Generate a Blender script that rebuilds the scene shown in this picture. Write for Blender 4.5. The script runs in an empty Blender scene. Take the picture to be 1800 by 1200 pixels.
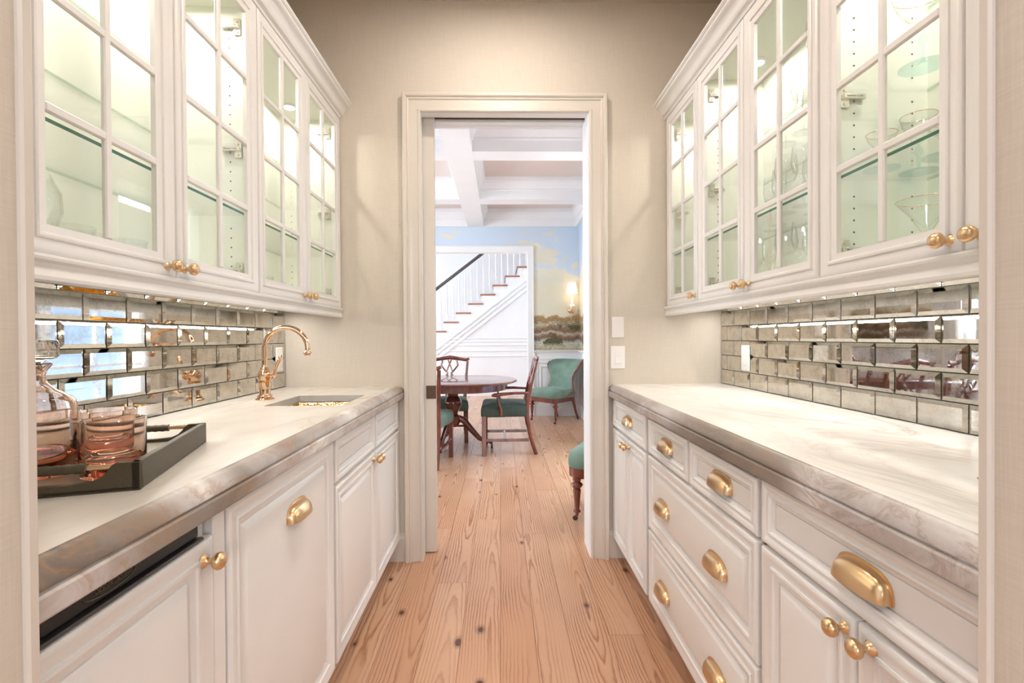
import bpy, bmesh, math, random
from mathutils import Vector, Matrix
random.seed(7)
PI = math.pi
S = bpy.context.scene
C = S.collection
# ------------------------------------------------------------------ camera
cam_d = bpy.data.cameras.new('camera'); cam_d.sensor_width = 36.0
cam_d.lens = 863.8 / 1800 * 36.0; cam_d.clip_start = 0.02; cam_d.clip_end = 200
cam = bpy.data.objects.new('camera', cam_d); C.objects.link(cam); S.camera = cam
def cam_matrix(yaw, pitch, roll, loc):
    cy, sy = math.cos(yaw), math.sin(yaw)
    f = Vector((sy*math.cos(pitch), cy*math.cos(pitch), -math.sin(pitch)))
    r = Vector((cy, -sy, 0)); u = r.cross(f)
    c, s = math.cos(roll), math.sin(roll)
    r2 = c*r - s*u; u2 = s*r + c*u
    m = Matrix((r2, u2, -f)).transposed().to_4x4(); m.translation = loc
    return m
cam.matrix_world = cam_matrix(0.0228, 0.0083, 0.0061, Vector((0, 0, 1.1635)))
# ------------------------------------------------------------------ world, exposure
W = bpy.data.worlds.new('world'); S.world = W; W.use_nodes = True
bg = W.node_tree.nodes['Background']
bg.inputs[0].default_value = (0.80, 0.90, 1.0, 1); bg.inputs[1].default_value = 16.5
S.view_settings.view_transform = 'Standard'; S.view_settings.look = 'None'
S.view_settings.gamma = 1.0; S.view_settings.use_curve_mapping = False
S.view_settings.exposure = 0.12
S.cycles.max_bounces = 14; S.cycles.diffuse_bounces = 6; S.cycles.glossy_bounces = 6
S.cycles.transparent_max_bounces = 40; S.cycles.caustics_reflective = False; S.cycles.caustics_refractive = False
S.cycles.sample_clamp_indirect = 6.0
WARM = (1.0, 0.95, 0.91)
def area(name, loc, sx, sy, power, col=WARM, rot=(0, 0, 0), shape='RECTANGLE', spread=None):
    l = bpy.data.lights.new(name, 'AREA'); l.shape = shape; l.size = sx
    if shape in ('RECTANGLE', 'ELLIPSE'): l.size_y = sy
    l.energy = power; l.color = col
    if spread: l.spread = spread
    o = bpy.data.objects.new(name, l); o.location = loc; o.rotation_euler = rot; C.objects.link(o); return o
def portal(name, loc, sx, sy, rot):
    o = area(name, loc, sx, sy, 1, (1, 1, 1), rot); o.data.cycles.is_portal = True; return o
CANS = [(0.02, 1.05), (0.02, 1.95)]
for i, (x, y) in enumerate(CANS):
    area('can_lamp', (x, y, 2.89), 0.14, 0.14, 8, WARM, shape='DISK')
area('kitchen_fill', (-0.9, -1.0, 2.89), 0.5, 0.5, 16, (1.0, 0.98, 0.97), shape='DISK')  # unseen fill pair added behind the camera to brighten the pantry
area('kitchen_fill', (0.9, -1.0, 2.89), 0.5, 0.5, 16, (1.0, 0.98, 0.97), shape='DISK')
# ------------------------------------------------------------------ materials
def nt(name):
    m = bpy.data.materials.new(name); m.use_nodes = True
    return m, m.node_tree.nodes, m.node_tree.links, m.node_tree.nodes['Principled BSDF']
def simple(name, col, rough=0.5, metal=0.0, coat=0.0, spec=0.5):
    m, n, l, b = nt(name)
    b.inputs['Base Color'].default_value = (*col, 1); b.inputs['Roughness'].default_value = rough
    b.inputs['Metallic'].default_value = metal; b.inputs['Coat Weight'].default_value = coat
    b.inputs['Specular IOR Level'].default_value = spec
    return m
def node(n, t, **k):
    x = n.new(t)
    for a, v in k.items(): setattr(x, a, v)
    return x
def noise(n, l, vec, scale, detail=4, rough=0.5, dist=0.0, dim='3D', w=None):
    t = node(n, 'ShaderNodeTexNoise', noise_dimensions=dim)
    t.inputs['Scale'].default_value = scale; t.inputs['Detail'].default_value = detail
    t.inputs['Roughness'].default_value = rough; t.inputs['Distortion'].default_value = dist
    l.new(vec, t.inputs['Vector'])
    if w is not None: l.new(w, t.inputs['W'])
    return t
def ramp(n, l, fac, stops, interp='LINEAR'):
    r = node(n, 'ShaderNodeValToRGB'); cr = r.color_ramp; cr.interpolation = interp
    while len(cr.elements) < len(stops): cr.elements.new(0.5)
    for e, (p, c) in zip(cr.elements, stops):
        e.position = p; e.color = (*c, 1) if len(c) == 3 else c
    l.new(fac, r.inputs[0]); return r.outputs[0]
def mapping(n, l, vec, scale=(1, 1, 1), loc=(0, 0, 0), rot=(0, 0, 0)):
    m = node(n, 'ShaderNodeMapping'); m.inputs['Scale'].default_value = scale
    m.inputs['Location'].default_value = loc; m.inputs['Rotation'].default_value = rot
    l.new(vec, m.inputs[0]); return m.outputs[0]
def mixc(n, l, fac, a, b, mode='MIX'):
    m = node(n, 'ShaderNodeMix', data_type='RGBA', blend_type=mode)
    for inp, v in ((0, fac), (6, a), (7, b)):
        if isinstance(v, (int, float)): m.inputs[inp].default_value = v
        elif isinstance(v, tuple): m.inputs[inp].default_value = (*v, 1)
        else: l.new(v, m.inputs[inp])
    return m.outputs[2]
def math_(n, l, op, a, b=None, c=None, clamp=False):
    m = node(n, 'ShaderNodeMath', operation=op, use_clamp=clamp)
    for i, v in enumerate((a, b, c)):
        if v is None: continue
        if isinstance(v, (int, float)): m.inputs[i].default_value = v
        else: l.new(v, m.inputs[i])
    return m.outputs[0]
def bump(n, l, b, h, strength=0.2, dist=0.002):
    x = node(n, 'ShaderNodeBump'); x.inputs['Strength'].default_value = strength; x.inputs['Distance'].default_value = dist
    l.new(h, x.inputs['Height']); l.new(x.outputs[0], b.inputs['Normal'])
def objc(n): return node(n, 'ShaderNodeTexCoord').outputs['Object']

M = {}
def paint(name, col, rough, var=0.03, sc=3.0):
    m, n, l, b = nt(name); o = objc(n)
    t = noise(n, l, o, sc, 3)
    c2 = tuple(max(0, c - var) for c in col)
    l.new(ramp(n, l, t.outputs[0], [(0.35, col), (0.7, c2)]), b.inputs['Base Color'])
    b.inputs['Roughness'].default_value = rough
    t2 = noise(n, l, o, 60, 2); bump(n, l, b, t2.outputs[0], 0.03, 0.001)
    return m
M['cab'] = paint('cabinet_paint', (0.80, 0.782, 0.762), 0.33)
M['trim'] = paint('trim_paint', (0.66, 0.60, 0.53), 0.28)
M['white'] = paint('white_paint', (0.83, 0.83, 0.84), 0.4)
M['interior'] = paint('cabinet_interior', (0.84, 0.85, 0.77), 0.5)
M['ceil'] = paint('ceiling_paint', (0.55, 0.47, 0.39), 0.8)
M['cofferpanel'] = paint('coffer_paint', (0.74, 0.65, 0.61), 0.7)
def wallpaper():
    m, n, l, b = nt('woven_wallcovering'); o = objc(n)
    a = noise(n, l, mapping(n, l, o, (14, 14, 420)), 1.0, 2)
    c = noise(n, l, mapping(n, l, o, (420, 420, 14)), 1.0, 2)
    d = noise(n, l, o, 1.6, 3)
    s = math_(n, l, 'ADD', a.outputs[0], c.outputs[0]); s2 = math_(n, l, 'MULTIPLY', s, 0.5)
    col = ramp(n, l, s2, [(0.3, (0.56, 0.495, 0.415)), (0.7, (0.64, 0.575, 0.49))])
    col = mixc(n, l, math_(n, l, 'MULTIPLY', d.outputs[0], 0.25), col, (0.66, 0.60, 0.515))
    l.new(col, b.inputs['Base Color']); b.inputs['Roughness'].default_value = 0.75
    bump(n, l, b, s2, 0.15, 0.001); return m
M['wall'] = wallpaper()
def pine():
    m, n, l, b = nt('heart_pine'); o = objc(n)
    oi = node(n, 'ShaderNodeObjectInfo').outputs['Random']
    rnd = math_(n, l, 'MULTIPLY', oi, 57.0)
    sep = node(n, 'ShaderNodeSeparateXYZ'); l.new(o, sep.inputs[0])
    ln = noise(n, l, mapping(n, l, o, (0, 0.8, 0)), 1.0, 1, dim='4D', w=rnd)
    ln2 = noise(n, l, mapping(n, l, o, (4, 1.6, 0)), 1.0, 3, dim='4D', w=math_(n, l, 'ADD', rnd, 9.3))
    depth = math_(n, l, 'MULTIPLY_ADD', ln.outputs[0], 0.15, -0.045)
    xo = math_(n, l, 'ADD', sep.outputs[0], math_(n, l, 'MULTIPLY_ADD', oi, 0.10, -0.05))
    xo = math_(n, l, 'ADD', xo, math_(n, l, 'MULTIPLY_ADD', ln2.outputs[0], 0.04, -0.02))
    r = math_(n, l, 'SQRT', math_(n, l, 'ADD', math_(n, l, 'MULTIPLY', xo, xo), math_(n, l, 'MULTIPLY', depth, depth)))
    band = math_(n, l, 'FRACT', math_(n, l, 'MULTIPLY', r, 105.0))
    wob = noise(n, l, mapping(n, l, o, (30, 5, 0)), 1.0, 3, 0.6, dim='4D', w=math_(n, l, 'ADD', rnd, 3.1))
    band = math_(n, l, 'FRACT', math_(n, l, 'MULTIPLY_ADD', wob.outputs[0], 1.3, math_(n, l, 'MULTIPLY', r, 88.0)))
    grain = ramp(n, l, band, [(0.0, (0, 0, 0)), (0.5, (.12, .12, .12)), (0.85, (1, 1, 1)), (1.0, (0.05, 0.05, 0.05))])
    fib = noise(n, l, mapping(n, l, o, (380, 6, 1)), 1.0, 3)
    tone = ramp(n, l, oi, [(0.0, (0.58, 0.315, 0.185)), (0.3, (0.68, 0.415, 0.265)), (0.55, (0.60, 0.335, 0.20)), (0.8, (0.72, 0.46, 0.305)), (1.0, (0.49, 0.235, 0.125))])
    dark = mixc(n, l, 1.0, tone, (0.52, 0.34, 0.25), 'MULTIPLY')
    gf = math_(n, l, 'MULTIPLY', grain, ramp(n, l, ln2.outputs[0], [(0.35, (.12, .12, .12)), (0.62, (1, 1, 1))]))
    col = mixc(n, l, gf, tone, dark)
    col = mixc(n, l, math_(n, l, 'MULTIPLY', fib.outputs[0], 0.22), col, (0.40, 0.20, 0.10))
    # knots
    kv = node(n, 'ShaderNodeTexVoronoi', voronoi_dimensions='2D', feature='F1'); kv.inputs['Scale'].default_value = 1.0
    va = node(n, 'ShaderNodeVectorMath', operation='ADD'); l.new(mapping(n, l, o, (6.0, 3.4, 0)), va.inputs[0]); l.new(rnd, va.inputs[1]); l.new(va.outputs[0], kv.inputs['Vector'])
    ks = node(n, 'ShaderNodeSeparateColor'); l.new(kv.outputs['Color'], ks.inputs[0])
    on = math_(n, l, 'GREATER_THAN', ks.outputs[0], 0.74)
    kd = ramp(n, l, math_(n, l, 'MULTIPLY_ADD', ks.outputs[1], 0.05, math_(n, l, 'MULTIPLY_ADD', wob.outputs[0], 0.10, math_(n, l, 'ADD', kv.outputs['Distance'], -0.075))), [(0.0, (1, 1, 1)), (0.035, (1, 1, 1)), (0.06, (0.45, 0.45, 0.45)), (0.13, (0, 0, 0))])
    col = mixc(n, l, math_(n, l, 'MULTIPLY', kd, on), col, (0.12, 0.05, 0.03))
    l.new(col, b.inputs['Base Color'])
    b.inputs['Roughness'].default_value = 0.27; b.inputs['Specular IOR Level'].default_value = 0.6
    bump(n, l, b, grain, 0.05, 0.0006); return m
M['pine'] = pine()
def marble(name, stops, veins, sc, seed, rough=0.24, stretch=(1.0, 0.45, 1.0)):
    m, n, l, b = nt(name); o = mapping(n, l, objc(n), stretch, seed)
    w = noise(n, l, o, sc*0.7, 3)
    wv = node(n, 'ShaderNodeVectorMath', operation='MULTIPLY_ADD')
    l.new(w.outputs['Color'], wv.inputs[0]); wv.inputs[1].default_value = (0.5, 0.5, 0.5); l.new(o, wv.inputs[2])
    a = noise(n, l, wv.outputs[0], sc, 6, 0.55, 0.4)
    col = ramp(n, l, a.outputs[0], stops)
    v = noise(n, l, wv.outputs[0], sc*1.5, 5, 0.6, 0.8)
    vv = math_(n, l, 'ABSOLUTE', math_(n, l, 'SUBTRACT', v.outputs[0], 0.5))
    vf = ramp(n, l, vv, [(0.0, (1, 1, 1)), (0.012, (0.5, 0.5, 0.5)), (0.05, (0, 0, 0))])
    msk = ramp(n, l, noise(n, l, o, sc*0.6, 2).outputs[0], [(0.45, (0, 0, 0)), (0.65, (1, 1, 1))])
    col = mixc(n, l, math_(n, l, 'MULTIPLY', math_(n, l, 'MULTIPLY', vf, msk), 0.7), col, veins)
    l.new(col, b.inputs['Base Color']); b.inputs['Roughness'].default_value = rough
    return m
M['marbleL'] = marble('marble_left', [(0.30, (0.47, 0.42, 0.36)), (0.45, (0.60, 0.555, 0.49)), (0.58, (0.68, 0.64, 0.575)), (0.72, (0.74, 0.71, 0.65))], (0.48, 0.36, 0.25), 2.2, (3.1, 1.7, 0.2))
M['marbleR'] = marble('marble_right', [(0.28, (0.55, 0.50, 0.44)), (0.42, (0.72, 0.685, 0.63)), (0.52, (0.81, 0.79, 0.745)), (0.7, (0.83, 0.815, 0.775))], (0.50, 0.43, 0.36), 2.0, (0.4, 5.2, 1.1))
def edge(name, seed, band, rust, zoff=0.0):
    m, n, l, b = nt(name); oc = objc(n); o = mapping(n, l, oc, (1.0, 0.7, 1.6), seed)
    sep = node(n, 'ShaderNodeSeparateXYZ'); l.new(oc, sep.inputs[0])
    w = noise(n, l, o, 2.0, 3); wv = node(n, 'ShaderNodeVectorMath', operation='MULTIPLY_ADD')
    l.new(w.outputs['Color'], wv.inputs[0]); wv.inputs[1].default_value = (0.6, 0.6, 0.6); l.new(o, wv.inputs[2])
    a = noise(n, l, wv.outputs[0], 3.0, 7, 0.6, 0.5)
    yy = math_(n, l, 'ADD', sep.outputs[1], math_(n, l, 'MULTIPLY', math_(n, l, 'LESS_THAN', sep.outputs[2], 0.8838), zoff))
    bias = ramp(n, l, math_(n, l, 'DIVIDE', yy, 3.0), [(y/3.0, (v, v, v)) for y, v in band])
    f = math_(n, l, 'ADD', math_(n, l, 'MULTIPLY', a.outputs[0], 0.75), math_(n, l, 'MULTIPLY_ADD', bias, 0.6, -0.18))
    col = ramp(n, l, f, [(0.20, (0.15, 0.115, 0.09)), (0.36, (0.28, 0.235, 0.20)), (0.46, (0.42, 0.375, 0.345)), (0.53, (0.54, 0.50, 0.48)), (0.60, (0.62, 0.58, 0.56)), (0.66, (0.76, 0.73, 0.68))])
    v = noise(n, l, wv.outputs[0], 4.5, 6, 0.65, 0.8)
    vv = math_(n, l, 'ABSOLUTE', math_(n, l, 'SUBTRACT', v.outputs[0], 0.5))
    vf = ramp(n, l, vv, [(0.0, (1, 1, 1)), (0.02, (0.4, 0.4, 0.4)), (0.06, (0, 0, 0))])
    col = mixc(n, l, math_(n, l, 'MULTIPLY', vf, 0.55), col, rust)
    l.new(col, b.inputs['Base Color']); b.inputs['Roughness'].default_value = 0.4; b.inputs['Specular IOR Level'].default_value = 0.25
    return m
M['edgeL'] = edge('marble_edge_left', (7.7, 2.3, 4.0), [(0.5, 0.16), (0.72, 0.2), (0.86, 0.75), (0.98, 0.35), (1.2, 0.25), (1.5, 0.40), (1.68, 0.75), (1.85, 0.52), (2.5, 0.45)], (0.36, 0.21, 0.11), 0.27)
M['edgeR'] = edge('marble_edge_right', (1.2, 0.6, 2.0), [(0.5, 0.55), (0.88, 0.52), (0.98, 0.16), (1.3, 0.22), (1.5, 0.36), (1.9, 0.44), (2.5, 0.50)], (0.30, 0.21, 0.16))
M['brass'] = simple('satin_brass', (0.74, 0.52, 0.30), 0.28, 1.0)
M['gold'] = simple('polished_gold', (0.86, 0.60, 0.42), 0.07, 1.0)
def hammered():
    m, n, l, b = nt('hammered_brass')
    b.inputs['Base Color'].default_value = (0.86, 0.60, 0.28, 1); b.inputs['Metallic'].default_value = 1; b.inputs['Roughness'].default_value = 0.18
    v = node(n, 'ShaderNodeTexVoronoi', feature='SMOOTH_F1'); v.inputs['Scale'].default_value = 90
    l.new(objc(n), v.inputs['Vector']); bump(n, l, b, v.outputs['Distance'], 0.8, 0.003); return m
M['hammer'] = hammered()
def antique_mirror():
    m, n, l, b = nt('antique_mirror'); o = objc(n)
    oi = node(n, 'ShaderNodeObjectInfo').outputs['Random']
    t = noise(n, l, o, 28, 6, 0.65, dim='4D', w=math_(n, l, 'MULTIPLY', oi, 40.0))
    t2 = noise(n, l, o, 170, 3, 0.7)
    f = math_(n, l, 'MULTIPLY_ADD', t2.outputs[0], 0.4, math_(n, l, 'MULTIPLY', t.outputs[0], 0.6))
    l.new(ramp(n, l, f, [(0.34, (0.46, 0.42, 0.36)), (0.5, (0.70, 0.67, 0.61)), (0.66, (0.78, 0.76, 0.71))]), b.inputs['Base Color'])
    b.inputs['Metallic'].default_value = 1.0
    l.new(ramp(n, l, f, [(0.35, (0.10, 0.10, 0.10)), (0.55, (0.015, 0.015, 0.015))]), b.inputs['Roughness'])
    return m
M['mirror'] = antique_mirror()
M['grout'] = simple('dark_grout', (0.06, 0.05, 0.04), 0.6)
def pane(name, tint=(0.97, 0.99, 0.97), base=0.06, rough=0.0):
    m, n, l, b = nt(name); n.remove(b)
    out = n['Material Output']
    tr = node(n, 'ShaderNodeBsdfTransparent'); tr.inputs[0].default_value = (*tint, 1)
    gl = node(n, 'ShaderNodeBsdfGlossy'); gl.inputs['Roughness'].default_value = rough
    lw = node(n, 'ShaderNodeLayerWeight'); lw.inputs[0].default_value = 0.5
    p = math_(n, l, 'POWER', lw.outputs['Facing'], 5.0)
    f = math_(n, l, 'MULTIPLY_ADD', p, 0.9, base, clamp=True)
    mx = node(n, 'ShaderNodeMixShader'); l.new(f, mx.inputs[0]); l.new(tr.outputs[0], mx.inputs[1]); l.new(gl.outputs[0], mx.inputs[2])
    l.new(mx.outputs[0], out.inputs[0]); return m
M['pane'] = pane('window_glass', (0.994, 0.998, 0.993), 0.03)
M['shelf'] = pane('shelf_glass', (0.992, 0.998, 0.993), 0.012)
M['shelfedge'] = simple('green_glass_edge', (0.05, 0.17, 0.12), 0.1)
M['shelfback'] = pane('pale_glass_edge', (0.70, 0.80, 0.72), 0.08)
M['clear'] = pane('clear_crystal', (0.985, 0.99, 0.985), 0.06)
M['aqua'] = pane('aqua_glass', (0.86, 0.965, 0.97), 0.10)
def glass(name, dens, tint, base=(1, 1, 1)):
    m, n, l, b = nt(name)
    b.inputs['Base Color'].default_value = (*base, 1); b.inputs['Roughness'].default_value = 0.0
    b.inputs['Transmission Weight'].default_value = 1.0; b.inputs['IOR'].default_value = 1.46
    v = node(n, 'ShaderNodeVolumeAbsorption'); v.inputs['Color'].default_value = (*tint, 1); v.inputs['Density'].default_value = dens
    l.new(v.outputs[0], n['Material Output'].inputs['Volume']); return m
M['rose'] = glass('rose_glass', 30.0, (0.93, 0.66, 0.55), (0.96, 0.84, 0.77))
M['clearglass'] = glass('clear_glass', 2.0, (0.95, 1.0, 0.97))
M['mahogany'] = None
def mahog():
    m, n, l, b = nt('mahogany'); o = objc(n)
    t = noise(n, l, mapping(n, l, o, (12, 12, 3)), 1.5, 4)
    l.new(ramp(n, l, t.outputs[0], [(0.3, (0.10, 0.022, 0.014)), (0.7, (0.23, 0.060, 0.035))]), b.inputs['Base Color'])
    b.inputs['Roughness'].default_value = 0.18; b.inputs['Coat Weight'].default_value = 0.6; b.inputs['Coat Roughness'].default_value = 0.04; return m
M['mahogany'] = mahog()
M['tread'] = simple('stained_tread', (0.34, 0.13, 0.07), 0.35)
def velvet(name, a, c):
    m, n, l, b = nt(name); o = objc(n)
    t = noise(n, l, o, 9, 3)
    l.new(ramp(n, l, t.outputs[0], [(0.35, a), (0.65, c)]), b.inputs['Base Color'])
    b.inputs['Roughness'].default_value = 0.75; b.inputs['Sheen Weight'].default_value = 0.25; b.inputs['Sheen Roughness'].default_value = 0.4
    b.inputs['Sheen Tint'].default_value = (0.75, 0.85, 0.8, 1); return m
M['velvet'] = velvet('green_velvet', (0.115, 0.19, 0.145), (0.17, 0.26, 0.205))
M['velvetdark'] = velvet('dark_green_velvet', (0.028, 0.042, 0.030), (0.05, 0.07, 0.05))
def leather():
    m, n, l, b = nt('shagreen_leather')
    b.inputs['Base Color'].default_value = (0.075, 0.060, 0.034, 1); b.inputs['Roughness'].default_value = 0.5
    v = node(n, 'ShaderNodeTexVoronoi'); v.inputs['Scale'].default_value = 420; l.new(objc(n), v.inputs['Vector'])
    bump(n, l, b, v.outputs['Distance'], 0.35, 0.001); return m
M['leather'] = leather()
M['traybase'] = simple('tray_lining', (0.27, 0.24, 0.17), 0.4)
M['black'] = simple('black_plastic', (0.008, 0.008, 0.008), 0.25)
M['darkmetal'] = simple('dark_steel', (0.12, 0.11, 0.11), 0.35, 0.8)
M['bronze'] = simple('aged_bronze', (0.10, 0.055, 0.03), 0.45, 0.6)
M['plate'] = simple('white_plastic', (0.86, 0.84, 0.81), 0.35)
M['plate2'] = simple('pale_plastic', (0.80, 0.76, 0.73), 0.4)
M['nickel'] = simple('nickel', (0.75, 0.70, 0.64), 0.25, 1.0)
M['hole'] = simple('pin_hole', (0.10, 0.08, 0.06), 0.8)
M['ink'] = simple('printed_ink', (0.05, 0.05, 0.05), 0.6)
M['slotink'] = simple('bronze_print', (0.10, 0.075, 0.035), 0.5)
M['siding'] = simple('blue_siding', (0.10, 0.135, 0.19), 0.7); M['roofing'] = simple('dark_roofing', (0.08, 0.08, 0.09), 0.9)
M['curtain'] = simple('ivory_curtain', (0.78, 0.76, 0.72), 0.8)
def emis(name, col, st):
    m, n, l, b = nt(name); b.inputs['Base Color'].default_value = (*col, 1)
    b.inputs['Emission Color'].default_value = (*col, 1); b.inputs['Emission Strength'].default_value = st; return m
M['bulb'] = emis('lamp_glow', (1.0, 0.93, 0.82), 12.0)
M['flame'] = emis('candle_bulb', (1.0, 0.90, 0.75), 60.0)
M['shade'] = emis('lit_shade', (1.0, 0.86, 0.68), 1.1)
def mural():
    m, n, l, b = nt('landscape_mural'); o = objc(n)
    sep = node(n, 'ShaderNodeSeparateXYZ'); l.new(o, sep.inputs[0])
    h = math_(n, l, 'ADD', sep.outputs[0], math_(n, l, 'MULTIPLY', sep.outputs[1], 1.0))
    cmb = node(n, 'ShaderNodeCombineXYZ'); l.new(h, cmb.inputs[0]); l.new(sep.outputs[2], cmb.inputs[1])
    p = cmb.outputs[0]; z = sep.outputs[2]
    # sky and cumulus clouds
    cl = noise(n, l, mapping(n, l, p, (0.9, 1.5, 1)), 1.35, 6, 0.55, 0.3)
    bias = math_(n, l, 'MULTIPLY_ADD', z, -0.42, 0.92)
    cf = math_(n, l, 'ADD', cl.outputs[0], bias)
    sky = ramp(n, l, cf, [(0.40, (0.58, 0.68, 0.80)), (0.455, (0.61, 0.69, 0.79)), (0.475, (0.76, 0.72, 0.60)), (0.60, (0.70, 0.68, 0.58)), (1.0, (0.74, 0.66, 0.46))])
    cl2 = noise(n, l, mapping(n, l, p, (2.2, 5.0, 1)), 1.3, 5, 0.6)
    wisp = ramp(n, l, cl2.outputs[0], [(0.56, (0, 0, 0)), (0.66, (0.8, 0.8, 0.8))])
    sky = mixc(n, l, wisp, sky, (0.76, 0.68, 0.52))
    # land bands
    wob = noise(n, l, mapping(n, l, p, (1, 0.4, 1)), 5.0, 5, 0.6)
    zz = math_(n, l, 'ADD', z, math_(n, l, 'MULTIPLY_ADD', wob.outputs[0], 0.20, -0.10))
    land = ramp(n, l, math_(n, l, 'MULTIPLY_ADD', zz, 1.6, -1.5), [
        (0.06, (0.50, 0.44, 0.26)), (0.14, (0.62, 0.60, 0.44)), (0.22, (0.66, 0.67, 0.58)), (0.27, (0.60, 0.62, 0.56)),
        (0.33, (0.22, 0.15, 0.11)), (0.40, (0.30, 0.18, 0.12)), (0.46, (0.62, 0.55, 0.44)), (0.52, (0.26, 0.15, 0.09)), (0.60, (0.36, 0.25, 0.16)),
        (0.67, (0.66, 0.60, 0.47)), (0.75, (0.42, 0.27, 0.13)), (0.86, (0.52, 0.34, 0.16)), (0.93, (0.66, 0.56, 0.36))])
    br = noise(n, l, mapping(n, l, p, (1, 2.5, 1)), 26, 5, 0.7)
    land = mixc(n, l, ramp(n, l, br.outputs[0], [(0.4, (0.7, 0.7, 0.7)), (0.6, (0, 0, 0))]), land, mixc(n, l, 1.0, land, (0.35, 0.30, 0.25), 'MULTIPLY'))
    tw = noise(n, l, mapping(n, l, p, (1.2, 1.2, 1)), 2.6, 5, 0.65)
    zt = math_(n, l, 'ADD', zz, math_(n, l, 'MULTIPLY_ADD', tw.outputs[0], 0.5, -0.25))
    lf = ramp(n, l, zt, [(0.0, (1, 1, 1)), (0.725, (1, 1, 1)), (0.76, (0, 0, 0))])
    zt2 = math_(n, l, 'MULTIPLY', zt, 0.5)
    lf = ramp(n, l, zt2, [(0.0, (1, 1, 1)), (0.735, (1, 1, 1)), (0.765, (0, 0, 0))])
    col = mixc(n, l, lf, sky, land)
    # dark shrubs
    sh = noise(n, l, mapping(n, l, p, (1.3, 1.6, 1), (4.0, 0, 0)), 2.1, 4, 0.6)
    sm = math_(n, l, 'MULTIPLY', ramp(n, l, sh.outputs[0], [(0.56, (0, 0, 0)), (0.59, (1, 1, 1))]),
               ramp(n, l, math_(n, l, 'MULTIPLY', z, 0.5), [(0.0, (0, 0, 0)), (0.51, (0, 0, 0)), (0.54, (1, 1, 1)), (0.66, (1, 1, 1)), (0.70, (0, 0, 0))]))
    col = mixc(n, l, sm, col, ramp(n, l, br.outputs[0], [(0.35, (0.035, 0.045, 0.02)), (0.65, (0.17, 0.14, 0.06))]))
    l.new(col, b.inputs['Base Color']); b.inputs['Roughness'].default_value = 0.7
    return m
M['mural'] = mural()
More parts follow.
